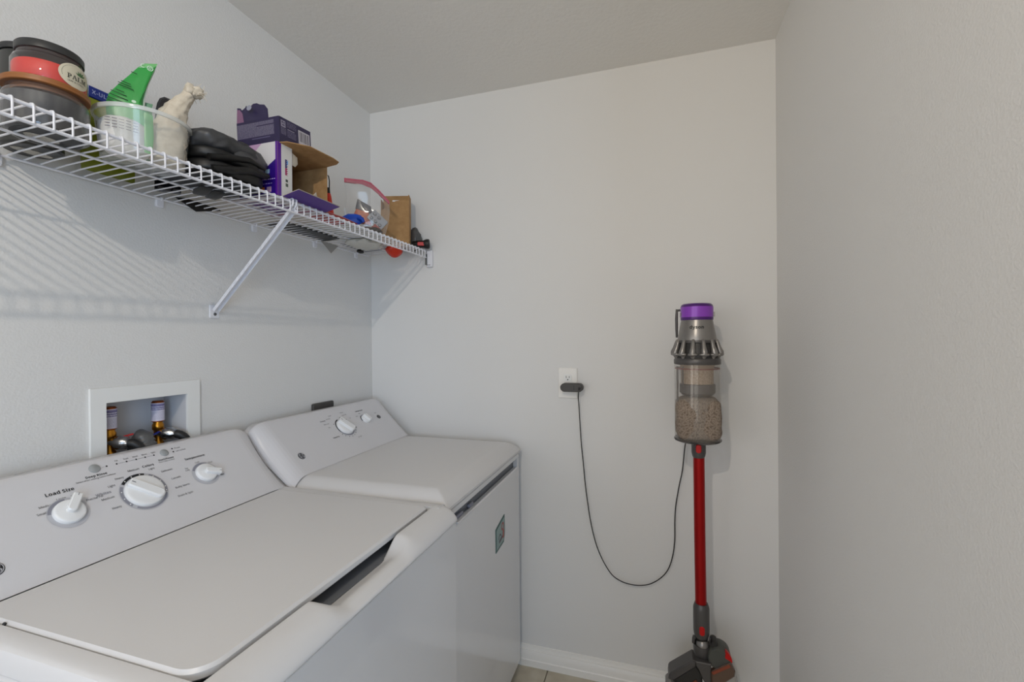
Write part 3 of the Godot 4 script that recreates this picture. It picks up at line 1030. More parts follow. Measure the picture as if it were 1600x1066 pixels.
# ---------------------------------------------------------------- washing machine supply box
func supply_box():
	var t := thing("supply_box", "white recessed washing machine water supply box in the left wall", "utility box", Vector3(0.0, 1.0, 0.98))
	var LF := Basis(Vector3(0, 0, -1), Vector3.UP, Vector3(1, 0, 0))
	var m := M()
	# frame: outer z 0.852..1.118, inner 0.8795..1.0787
	var ya := 0.99; var yb := 1.2600; var za := 0.8490; var zb := 1.1150
	var ia := 0.8855; var ib := 1.0832; var iy := 1.2232; var iy0 := 1.02
	for q in [[za, ia, ya, yb], [ib, zb, ya, yb], [ia, ib, iy, yb], [ia, ib, ya, iy0]]:
		m.box(Vector3(0.0035, (q[2] + q[3]) / 2, (q[0] + q[1]) / 2), Vector3(0.007, q[3] - q[2], q[1] - q[0]), 0.0)
	obj("frame", m, mt.white, t)
	m = M()
	var e := 0.004; var bx := -0.088
	m.box(Vector3(bx, (iy0 + iy) / 2, (ia + ib) / 2), Vector3(e, iy - iy0 + 2 * e, ib - ia + 2 * e))
	m.box(Vector3(bx / 2, (iy0 + iy) / 2, ia - e / 2), Vector3(-bx, iy - iy0 + 2 * e, e))
	m.box(Vector3(bx / 2, (iy0 + iy) / 2, ib + e / 2), Vector3(-bx, iy - iy0 + 2 * e, e))
	m.box(Vector3(bx / 2, iy + e / 2, (ia + ib) / 2), Vector3(-bx, e, ib - ia))
	m.box(Vector3(bx / 2, iy0 - e / 2, (ia + ib) / 2), Vector3(-bx, e, ib - ia))
	obj("tray", m, mat(Color(0.80, 0.80, 0.81), 0.5), t)
	var lab := mat(Color.WHITE, 0.5)
	var im := Image.create(64, 64, false, Image.FORMAT_RGB8)
	im.fill(Color(0.80, 0.79, 0.85))
	for y in 30:
		for x in 64:
			var c := Color(0.22, 0.18, 0.45)
			if (y in range(3, 12) or y in range(15, 19) or y in range(22, 25)) and (x * 7 + y * 3) % 5 < 3: im.set_pixel(x, y, c)
	for y in range(30, 60):
		for x in 64:
			if y % 4 == 0 and (x * 5 + y) % 3 > 0: im.set_pixel(x, y, Color(0.62, 0.60, 0.72))
	lab.albedo_texture = ImageTexture.create_from_image(im)
	for k in 2:
		var z: float = [1.0485, 0.9325][k]
		var x := -0.042
		var v := thing("supply_valve", ["hot water valve with red lever and arrestor at the left of the supply box", "cold water valve with blue lever and arrestor at the right of the supply box"][k], "valve", Vector3(x, 1.06, z), "shut-off valves in the supply box")
		m = M()
		m.lathe(Vector3(x, 1.150, z), [Vector2(0, 0), Vector2(0.0125, 0), Vector2(0.0148, 0.002), Vector2(0.0148, 0.054), Vector2(0.012, 0.058), Vector2(0, 0.059)], 24)
		obj("arrestor", m, mt.copper, v)
		m = M()
		m.lathe(Vector3(x, 1.1535, z), [Vector2(0.0151, 0), Vector2(0.0151, 0.049)], 28)
		obj("paper_label", m, lab, v)
		m = M()
		m.lathe(Vector3(x, 1.060, z), [Vector2(0, 0), Vector2(0.013, 0), Vector2(0.013, 0.034), Vector2(0.010, 0.038), Vector2(0.010, 0.066), Vector2(0.0135, 0.070), Vector2(0.0135, 0.082), Vector2(0.011, 0.086), Vector2(0.011, 0.091), Vector2(0, 0.091)], 18)
		obj("valve_body", m, mt.brass, v)
		var dir := Vector3(0.93, -0.05, -0.36).normalized()
		var q := Basis(Quaternion(Vector3.UP, dir))
		m = M()
		m.lathe(Vector3(x, 1.118, z), [Vector2(0, 0), Vector2(0.010, 0), Vector2(0.010, 0.016), Vector2(0.0165, 0.018), Vector2(0.0175, 0.022), Vector2(0.0165, 0.026), Vector2(0.0155, 0.040), Vector2(0.012, 0.044), Vector2(0.012, 0.050), Vector2(0, 0.050)], 20, q)
		obj("hose_nut", m, mt.chrome, v)
		m = M()
		if k == 0: m.bar(Vector3(x + 0.016, 1.128, z - 0.012), Vector3(x + 0.030, 1.134, z - 0.036), 0.006, 0.004, Vector3.UP, 0.001)
		else: m.bar(Vector3(x + 0.012, 1.124, z + 0.004), Vector3(x + 0.026, 1.116, z + 0.042), 0.006, 0.004, Vector3.UP, 0.001)
		obj("lever", m, [mt.red, mt.blue][k], v)
		var s := Vector3(x, 1.118, z) + dir * 0.044
		var ht := thing("water_hose", ["black rubber hose curving down from the hot water valve", "black rubber hose curving down from the cold water valve"][k], "hose", s, "water supply hoses")
		m = M()
		var c := Curve3D.new()
		c.add_point(s, Vector3.ZERO, dir * 0.018)
		c.add_point(s + Vector3(0.022, -0.034, -0.022), Vector3(-0.003, 0.022, 0.004), Vector3(0.002, -0.02, -0.002))
		c.add_point(Vector3(0.026, 0.99, s.z - 0.026), Vector3(0.0, 0.03, 0), Vector3(0, -0.03, 0))
		c.add_point(Vector3(0.022, 0.70, s.z - 0.026), Vector3(0.0, 0.05, 0), Vector3.ZERO)
		m.tube(Array(c.tessellate(4, 4)), 0.0112, 14)
		obj("hose_tube", m, mt.rubber, ht)
	var dh := thing("drain_hose", "grey corrugated washing machine drain hose bent into the supply box", "hose", Vector3(0.0, 1.03, 0.972))
	m = M()
	var c := Curve3D.new()
	c.add_point(Vector3(-0.050, 1.025, 1.000), Vector3.ZERO, Vector3(0, 0.05, 0))
	c.add_point(Vector3(-0.012, 1.122, 0.992), Vector3(-0.024, 0.002, 0.004), Vector3(0.020, -0.002, -0.004))
	c.add_point(Vector3(0.022, 1.06, 0.988), Vector3(0.0, 0.045, 0), Vector3(0, -0.05, 0))
	c.add_point(Vector3(0.020, 0.70, 0.985), Vector3(0, 0.1, 0), Vector3.ZERO)
	var pts := []
	var rad := []
	var len := c.get_baked_length()
	for i in 140:
		pts.append(c.sample_baked(len * i / 139.0))
		rad.append(0.0195 + 0.0035 * absf(sin(i * 0.95)))
	m.tube(pts, rad, 18)
	obj("hose_tube", m, mt.hose, dh)

# ---------------------------------------------------------------- outlet, charger, vacuum
func wall_socket():
	var t := thing("wall_outlet", "white duplex wall outlet plate on the far wall", "outlet", Vector3(0.9325, 1.128, 0.0))
	var m := M()
	m.prism(rounded(0.078, 0.124, 0.003, 3), Transform3D(Basis.IDENTITY, Vector3(0.9325, 1.190, 0.0)), 0.006, 0.002)
	obj("plate", m, mt.trim, t)
	for yc in [1.2115, 1.1685]:
		m = M()
		m.prism(rounded(0.034, 0.0285, 0.010, 6), Transform3D(Basis.IDENTITY, Vector3(0.9328, yc, 0.0055)), 0.0022, 0.0006)
		var r := obj("receptacle", m, mt.white, t)
		m = M()
		m.box(Vector3(0.9265, yc + 0.003, 0.0076), Vector3(0.0022, 0.0085, 0.0008))
		m.box(Vector3(0.9390, yc + 0.003, 0.0076), Vector3(0.0020, 0.0070, 0.0008))
		m.prism(rounded(0.0046, 0.0050, 0.0022, 4), Transform3D(Basis.IDENTITY, Vector3(0.9328, yc - 0.0075, 0.0072)), 0.0008)
		obj("slots", m, mt.black, r)
	t = thing("vacuum_charger", "dark grey charger in the wall outlet, its thin black cord looping to the vacuum", "charger", Vector3(0.955, 1.158, 0.0))
	m = M()
	m.prism(rounded(0.090, 0.0335, 0.0165, 8), Transform3D(Basis.IDENTITY, Vector3(0.9545, 1.1755, 0.014)), 0.037, 0.003)
	var grey := mat(Color(0.27, 0.26, 0.25), 0.5)
	obj("body", m, grey, t)
	m = M()
	m.box(Vector3(0.9325, 1.180, 0.0115), Vector3(0.020, 0.016, 0.008), 0.001)
	obj("prongs", m, mt.chrome, t)
	m = M()
	m.box(Vector3(0.9655, 1.1755, 0.0512), Vector3(0.0022, 0.020, 0.0006))
	m.lathe(Vector3(0.9875, 1.1745, 0.0505), [Vector2(0, 0), Vector2(0.0055, 0), Vector2(0.0045, 0.003), Vector2(0, 0.004)], 16, Basis(Vector3.RIGHT, PI / 2))
	obj("cord_socket", m, mt.black, t)
	m = M()
	var P := [Vector2(0.986, 1.175), Vector2(0.981, 1.140), Vector2(0.982, 1.086), Vector2(0.988, 0.958), Vector2(0.995, 0.881), Vector2(1.004, 0.779), Vector2(1.012, 0.716), Vector2(1.021, 0.653), Vector2(1.034, 0.590), Vector2(1.051, 0.534), Vector2(1.076, 0.481), Vector2(1.107, 0.438), Vector2(1.144, 0.418), Vector2(1.183, 0.412), Vector2(1.219, 0.415), Vector2(1.254, 0.428), Vector2(1.289, 0.455), Vector2(1.315, 0.491), Vector2(1.331, 0.542), Vector2(1.339, 0.603), Vector2(1.340, 0.676), Vector2(1.344, 0.737), Vector2(1.356, 0.811), Vector2(1.368, 0.872), Vector2(1.377, 0.957), Vector2(1.383, 0.990), Vector2(1.391, 1.040)]
	var c := Curve3D.new()
	for i in P.size():
		var z := 0.022
		if i == 0: z = 0.053
		elif i == 1: z = 0.040
		elif i == 2: z = 0.028
		var a: Vector2 = P[maxi(i - 1, 0)]; var b: Vector2 = P[mini(i + 1, P.size() - 1)]
		var d := Vector3(b.x - a.x, b.y - a.y, 0) / 6.0
		c.add_point(Vector3(P[i].x, P[i].y, z), -d, d)
	m.tube(Array(c.tessellate_even_length(4, 0.008)), 0.0021, 8)
	obj("cord", m, mat(Color(0.09, 0.085, 0.08), 0.5), t)

func vacuum():
	var nickel := mat(Color(0.56, 0.545, 0.53), 0.32, 0.65)
	var dark := mat(Color(0.17, 0.165, 0.16), 0.42, 0.1)
	var steel := mat(Color(0.33, 0.32, 0.315), 0.36, 0.35)
	var purple := mat(Color(0.56, 0.27, 0.74), 0.28, 0.1)
	var deep := mat(Color(0.30, 0.10, 0.44), 0.3, 0.1)
	var wand := mat(Color(0.62, 0.0, 0.0), 0.34, 0.55)
	var redp := mat(Color(0.74, 0.01, 0.01), 0.4, 0.2)
	# dock on the wall
	var d := thing("vacuum_dock", "dark wall dock behind the red stick vacuum", "wall mount", Vector3(1.414, 0.98, 0.0))
	var m := M()
	m.prism(rounded(0.066, 0.34, 0.012, 4), Transform3D(Basis.IDENTITY, Vector3(1.412, 1.17, 0.0)), 0.022, 0.004)
	obj("back_plate", m, dark, d)
	m = M()
	m.box(Vector3(1.412, 1.20, 0.060), Vector3(0.045, 0.07, 0.080), 0.006)
	obj("cradle", m, dark, d)
	var X := 1.4125; var Z := 0.132
	var t := thing("stick_vacuum", "cordless stick vacuum with red wand and clear dust bin hanging on the far wall", "vacuum cleaner", Vector3(X, 0.10, Z))
	var k0 := 0.9645          # hung a little farther off the wall than it was drawn
	t.scale = Vector3.ONE * k0
	t.position = Vector3(1.26559 + (X - 1.26559) * k0, 1.36824 + (0.10 - 1.36824) * k0, 1.82068 + (Z - 1.82068) * k0)
	# purple filter
	m = M()
	m.lathe(Vector3(X, 1.4315, Z), [Vector2(0, 0), Vector2(0.0525, 0), Vector2(0.0535, 0.004), Vector2(0.0535, 0.010)], 44)
	var cap := obj("filter_base", m, deep, t)
	m = M()
	m.lathe(Vector3(X, 1.4315, Z), [Vector2(0.0530, 0.046), Vector2(0.0510, 0.053), Vector2(0.045, 0.057), Vector2(0, 0.058)], 44)
	obj("filter_cap", m, deep, cap)
	m = M()
	m.lathe(Vector3(X, 1.4415, Z), [Vector2(0.0535, 0), Vector2(0.0535, 0.036)], 44)
	obj("filter_band", m, purple, cap)
	for s in [-1, 1]:
		for k in 4:
			m = M()
			var a: float = PI * 1.5 + s * deg_to_rad(78)
			m.box(Vector3(X + cos(a) * 0.0535, 1.4445 + k * 0.0042, Z - sin(a) * 0.0535), Vector3(0.009, 0.0018, 0.012), 0.0006)
			obj("filter_vent", m, nickel, cap)
	# motor housing
	m = M()
	m.lathe(Vector3(X, 1.355, Z), [Vector2(0.0635, 0.0), Vector2(0.0640, 0.010), Vector2(0.0600, 0.032), Vector2(0.0555, 0.055), Vector2(0.0525, 0.072), Vector2(0.0515, 0.0765), Vector2(0, 0.0768)], 48)
	var body := obj("motor_housing", m, nickel, t)
	m = M()
	var fr := facing(Vector3(X, 1.4065, Z))
	m.text("dyson", 0.0112, func(x, y): return fr * Vector3(0.0552 * sin(x / 0.0552), y, 0.0552 * cos(x / 0.0552) + 0.0026 - y * 0.12), true, false, 0.0460)
	obj("logo_letters", m, mt.black, body)
	# handle seen edge-on behind the left side
	m = M()
	m.tube([Vector3(1.349, 1.372, 0.085), Vector3(1.348, 1.40, 0.088), Vector3(1.348, 1.44, 0.088), Vector3(1.3495, 1.474, 0.084)], [0.0042, 0.0048, 0.0052, 0.0040], 10)
	m.bar(Vector3(1.3505, 1.470, 0.085), Vector3(1.370, 1.470, 0.10), 0.008, 0.008, Vector3.UP, 0.002)
	m.bar(Vector3(1.3505, 1.376, 0.085), Vector3(1.360, 1.372, 0.10), 0.008, 0.008, Vector3.UP, 0.002)
	obj("handle", m, steel, t)
	# cyclones
	m = M()
	m.lathe(Vector3(X, 1.296, Z), [Vector2(0.070, 0.0), Vector2(0.0735, 0.006), Vector2(0.0715, 0.018), Vector2(0.066, 0.040), Vector2(0.060, 0.062), Vector2(0.0, 0.064)], 44)
	obj("cyclone_core", m, dark, t)
	m = M()
	base = Vector3.ZERO
	m = M()
	m.tube([Vector3(0.0585, 0.0705, 0), Vector3(0.0640, 0.0690, 0), Vector3(0.0675, 0.0600, 0), Vector3(0.0710, 0.0450, 0), Vector3(0.0765, 0.0280, 0), Vector3(0.0800, 0.0200, 0)], [0.0042, 0.0058, 0.0066, 0.0080, 0.0110, 0.0080], 14)
	m.tube([Vector3(0.0700, 0.024, 0), Vector3(0.0680, 0.004, 0)], [0.0125, 0.0045], 12)
	m.blob(Vector3(0.0755, 0.0215, 0), Vector3(0.0120, 0.0065, 0.0175), 2.0, 0, 1, 1, 16)
	base = Vector3(X, 0.10, Z)
	var first: MeshInstance3D = null
	for k in 13:
		var tr := Transform3D(Basis(Vector3.UP, TAU * (k + 0.2) / 13.0), Vector3(X, 1.292, Z) - base)
		if first == null:
			first = obj("cyclone", m, nickel, t)
			first.transform = tr
		else:
			again(first, "cyclone", t, tr)
	m = M()
	m.lathe(Vector3(X, 1.353, Z), [Vector2(0.0655, 0), Vector2(0.0665, 0.004), Vector2(0.0645, 0.009)], 44)
	obj("cyclone_collar", m, steel, t)
	# bin
	m = M()
	m.lathe(Vector3(X, 1.280, Z), [Vector2(0.0, -0.002), Vector2(0.0745, -0.002), Vector2(0.0765, 0.001), Vector2(0.0765, 0.014), Vector2(0.073, 0.020), Vector2(0, 0.02)], 48)
	obj("bin_collar", m, steel, t)
	m = M()
	m.lathe(Vector3(X, 1.016, Z), [Vector2(0.0752, 0), Vector2(0.0752, 0.264)], 56)
	obj("clear_bin", m, clear(Color(0.70, 0.66, 0.61), 0.20), t)
	m = M()
	m.lathe(Vector3(X, 1.008, Z), [Vector2(0.0, 0.0), Vector2(0.055, 0), Vector2(0.072, 0.003), Vector2(0.0775, 0.007), Vector2(0.0775, 0.011), Vector2(0.0755, 0.013), Vector2(0.070, 0.012), Vector2(0, 0.011)], 48)
	var lid := obj("bin_lid", m, mat(Color(0.30, 0.28, 0.27), 0.25), t)
	for q in [[-62, 0.020], [-8, 0.026], [52, 0.020]]:
		m = M()
		var f2 := facing(Vector3(X, 1.0165, Z))
		f2.basis = f2.basis * Basis(Vector3.UP, deg_to_rad(q[0]))
		m.bar(f2 * Vector3(-q[1] / 2, 0, 0.0766), f2 * Vector3(q[1] / 2, 0, 0.0766), 0.003, 0.005, Vector3.UP, 0.001)
		obj("bin_catch", m, mt.black, lid)
	var fz := facing(Vector3(X, 1.15, Z))
	for q in [[-64.0, 0.010, 1.028, 1.272], [-40.0, 0.004, 1.20, 1.272]]:
		m = M()
		var a: float = deg_to_rad(q[0])
		var p0 := fz.basis * Vector3(sin(a) * 0.071, 0, cos(a) * 0.071) + Vector3(X, q[2], Z)
		m.bar(p0, Vector3(p0.x, q[3], p0.z), q[1], 0.004, fz.basis * Vector3(sin(a), 0, cos(a)), 0.001)
		obj("bin_runner", m, steel, t)
	m = M()
	m.lathe(Vector3(X, 1.211, Z), [Vector2(0.0525, 0), Vector2(0.0525, 0.052), Vector2(0.057, 0.064), Vector2(0.060, 0.068)], 40)
	var mesh := mat(Color.WHITE, 0.9)
	mesh.albedo_texture = noise_tex(0.05, 256, 12, false, 1.0, ramp(Color(0.58, 0.50, 0.42), Color(0.74, 0.66, 0.58)))
	mesh.uv1_scale = Vector3(3, 1, 1)
	obj("dusty_shroud", m, mesh, t)
	m = M()
	m.lathe(Vector3(X, 1.168, Z), [Vector2(0, -0.020), Vector2(0.018, -0.020), Vector2(0.020, 0.0), Vector2(0.050, 0.004), Vector2(0.0585, 0.012), Vector2(0.0585, 0.040), Vector2(0.0535, 0.043), Vector2(0, 0.043)], 40)
	obj("shroud_skirt", m, mat(Color(0.30, 0.29, 0.29), 0.5), t)
	m = M()
	m.lathe(Vector3(X, 1.262, Z), [Vector2(0.0725, 0), Vector2(0.0742, 0), Vector2(0.0742, 0.004), Vector2(0.0725, 0.004)], 48)
	obj("seal_ring", m, mat(Color(0.45, 0.16, 0.14), 0.5), t)
	m = M()
	m.lathe(Vector3(X, 1.019, Z), [Vector2(0, 0), Vector2(0.009, 0), Vector2(0.009, 0.14)], 16)
	obj("bin_stem", m, steel, t)
	var dust := mat(Color.WHITE, 0.95)
	dust.albedo_texture = noise_tex(0.03, 512, 33, false, 1.0, ramp(Color(0.30, 0.25, 0.21), Color(0.66, 0.60, 0.54)), true)
	tri_world(dust, 5.0)
	m = M()
	m.blob(Vector3(X, 1.092, Z), Vector3(0.0730, 0.073, 0.0730), 5.0, 0.05, 26.0, 5, 72)
	var du := obj("dust", m, dust, t)
	tag(du, "", "", "", "stuff")
	m = M()
	var rng := RandomNumberGenerator.new()
	rng.seed = 11
	for k in 34:
		var a := rng.randf() * TAU
		var p := Vector3(X + cos(a) * 0.0722, 1.03 + rng.randf() * 0.13, Z + sin(a) * 0.0722)
		var pts := []
		var dr := Vector3(-sin(a), rng.randf_range(-1, 1), cos(a)).normalized()
		for i in 5: pts.append(p + dr * (i - 2) * 0.006 + Vector3(0, sin(i * 1.3 + k) * 0.003, 0))
		m.tube(pts, 0.0006 + rng.randf() * 0.0006, 5)
	var lint := obj("dust_fibres", m, mat(Color(0.62, 0.57, 0.52), 0.9), t)
	tag(lint, "", "", "", "stuff")
	# wand
	m = M()
	m.lathe(Vector3(1.4155, 0.952, Z), [Vector2(0.0, 0), Vector2(0.0185, 0), Vector2(0.0215, 0.006), Vector2(0.0240, 0.018), Vector2(0.0240, 0.056), Vector2(0, 0.056)], 28)
	var con := obj("wand_socket", m, steel, t)
	m = M()
	var fb := facing(Vector3(1.4155, 0.987, Z))
	m.prism(rounded(0.018, 0.030, 0.0085, 6), fb * Transform3D(Basis.IDENTITY, Vector3(0, 0, 0.0205)), 0.006, 0.002)
	obj("release_button", m, redp, con)
	m = M()
	m.tube([Vector3(1.4160, 0.955, Z), Vector3(1.4172, 0.70, Z), Vector3(1.4195, 0.438, Z)], 0.0186, 28)
	obj("wand_tube", m, wand, t)
	m = M()
	m.lathe(Vector3(1.4205, 0.325, Z), [Vector2(0, 0), Vector2(0.0215, 0), Vector2(0.0250, 0.010), Vector2(0.0268, 0.024), Vector2(0.0268, 0.100), Vector2(0.0255, 0.108), Vector2(0.0215, 0.119), Vector2(0, 0.119)], 32)
	con = obj("head_socket", m, steel, t)
	m = M()
	fb = facing(Vector3(1.4205, 0.360, Z))
	m.prism(rounded(0.0175, 0.032, 0.0085, 6), fb * Transform3D(Basis.IDENTITY, Vector3(0.002, 0, 0.0235)), 0.006, 0.002)
	obj("release_button", m, redp, con)
	# cleaner head
	m = M()
	m.lathe(Vector3(1.4215, 0.256, Z), [Vector2(0, 0), Vector2(0.022, 0.002), Vector2(0.027, 0.012), Vector2(0.0285, 0.030), Vector2(0.0285, 0.046), Vector2(0.0255, 0.046), Vector2(0.0240, 0.030), Vector2(0, 0.024)], 32)
	for s in [-1, 1]:
		m.tube([Vector3(1.4215 + s * 0.0265, 0.300, Z), Vector3(1.4215 + s * 0.0268, 0.318, Z + 0.004), Vector3(1.4215 + s * 0.0262, 0.328, Z + 0.004)], [0.006, 0.005, 0.003], 10)
	var yoke := obj("neck_yoke", m, steel, t)
	m = M()
	m.blob(Vector3(1.4225, 0.303, Z + 0.008), Vector3(0.0205, 0.022, 0.0205), 2.0, 0, 1, 1, 28)
	obj("neck_ball", m, nickel, yoke)
	m = M()
	m.lathe(Vector3(1.4205, 0.322, Z), [Vector2(0.0, -0.006), Vector2(0.020, -0.006), Vector2(0.0225, 0.004), Vector2(0, 0.004)], 24)
	obj("neck_seal", m, mt.black, yoke)
	var F := Transform3D(Basis.IDENTITY, Vector3(0, 0, 0))
	var at := func(z: float): return Transform3D(Basis.IDENTITY, Vector3(0, 0, z))
	m = M()
	m.prism(PackedVector2Array([Vector2(1.397, 0.262), Vector2(1.399, 0.245), Vector2(1.407, 0.235), Vector2(1.420, 0.205), Vector2(1.444, 0.165), Vector2(1.447, 0.262)]), at.call(0.100), 0.075, 0.003)
	obj("neck_housing", m, steel, t)
	m = M()
	m.prism(PackedVector2Array([Vector2(1.309, 0.172), Vector2(1.311, 0.188), Vector2(1.316, 0.196), Vector2(1.390, 0.256), Vector2(1.402, 0.254), Vector2(1.400, 0.234), Vector2(1.325, 0.168)]), at.call(0.100), 0.062, 0.004)
	obj("head_shell", m, steel, t)
	m = M()
	m.prism(PackedVector2Array([Vector2(1.320, 0.165), Vector2(1.400, 0.236), Vector2(1.421, 0.204), Vector2(1.421, 0.105), Vector2(1.318, 0.105)]), at.call(0.095), 0.060, 0.004)
	obj("head_underside", m, dark, t)
	m = M()
	m.prism(PackedVector2Array([Vector2(1.352, 0.105), Vector2(1.362, 0.150), Vector2(1.398, 0.186), Vector2(1.426, 0.166), Vector2(1.428, 0.105)]), at.call(0.150), 0.010, 0.003)
	obj("brush_strip", m, mat(Color(0.42, 0.22, 0.14), 0.8), t)
	m = M()
	m.lathe(Vector3(1.316, 0.158, 0.128), [Vector2(0, 0), Vector2(0.015, 0), Vector2(0.017, 0.004), Vector2(0.017, 0.05), Vector2(0.012, 0.056), Vector2(0, 0.057)], 24, Basis(Vector3.RIGHT, PI / 2))
	obj("end_cap", m, nickel, t)
	# motor barrel with red end
	m = M()
	m.lathe(Vector3(1.4745, 0.277, 0.105), [Vector2(0, 0), Vector2(0.036, 0), Vector2(0.038, 0.004), Vector2(0.038, 0.055), Vector2(0.034, 0.060), Vector2(0, 0.060)], 40, Basis(Vector3.RIGHT, PI / 2))
	obj("motor_barrel", m, mat(Color(0.28, 0.285, 0.265), 0.45), t)
	m = M()
	for k in 12:
		var a := deg_to_rad(lerpf(-2, 62, k / 11.0))
		var a2 := deg_to_rad(lerpf(-2, 62, (k + 1) / 11.0))
		if k < 11:
			var w := 0.017 * sin(PI * (k + 0.5) / 11.0)
			m.prism(PackedVector2Array([Vector2(cos(a), sin(a)) * 0.0386, Vector2(cos(a2), sin(a2)) * 0.0386, Vector2(cos(a2), sin(a2)) * (0.037 - w), Vector2(cos(a), sin(a)) * (0.037 - w)]), Transform3D(Basis.IDENTITY, Vector3(1.4745, 0.277, 0.152)), 0.0145)
	obj("barrel_end", m, redp, t)
	m = M()
	m.lathe(Vector3(1.459, 0.318, 0.118), [Vector2(0, 0), Vector2(0.012, 0), Vector2(0.012, 0.032), Vector2(0.010, 0.036), Vector2(0, 0.036)], 20, Basis(Vector3.RIGHT, PI / 2))
	obj("cable_knuckle", m, dark, t)
	m = M()
	m.prism(PackedVector2Array([Vector2(1.447, 0.235), Vector2(1.508, 0.278), Vector2(1.5215, 0.252), Vector2(1.519, 0.232), Vector2(1.480, 0.196), Vector2(1.447, 0.190)]), at.call(0.150), 0.022, 0.004)
	obj("brush_cover", m, mat(Color(0.37, 0.29, 0.24), 0.3), t)
	m = M()
	m.bar(Vector3(1.450, 0.231, 0.173), Vector3(1.505, 0.269, 0.173), 0.003, 0.010, Vector3.UP, 0.001)
	obj("brush_strip", m, mat(Color(0.52, 0.25, 0.16), 0.8), t)
	m = M()
	m.prism(PackedVector2Array([Vector2(1.447, 0.190), Vector2(1.480, 0.196), Vector2(1.520, 0.234), Vector2(1.530, 0.215), Vector2(1.536, 0.190), Vector2(1.536, 0.105), Vector2(1.447, 0.105)]), at.call(0.112), 0.062, 0.006)
	obj("clear_cover", m, mat(Color(0.60, 0.585, 0.56), 0.25), t)
	m = M()
	m.prism(PackedVector2Array([Vector2(1.312, 0.104), Vector2(1.534, 0.104), Vector2(1.528, 0.098), Vector2(1.318, 0.098)]), at.call(0.085), 0.085, 0.001)
	obj("sole_plate", m, dark, t)

# ---------------------------------------------------------------- things on the shelf, nearest the camera first
func glass_jar(m: MB, c: Vector3, r: float, h: float, neck: float):
	m.lathe(c, [Vector2(0, 0), Vector2(r - 0.006, 0), Vector2(r - 0.001, 0.003), Vector2(r, 0.008), Vector2(r, h - 0.014), Vector2(r - 0.003, h - 0.006), Vector2(neck, h - 0.001), Vector2(neck, h + 0.004)], 48)

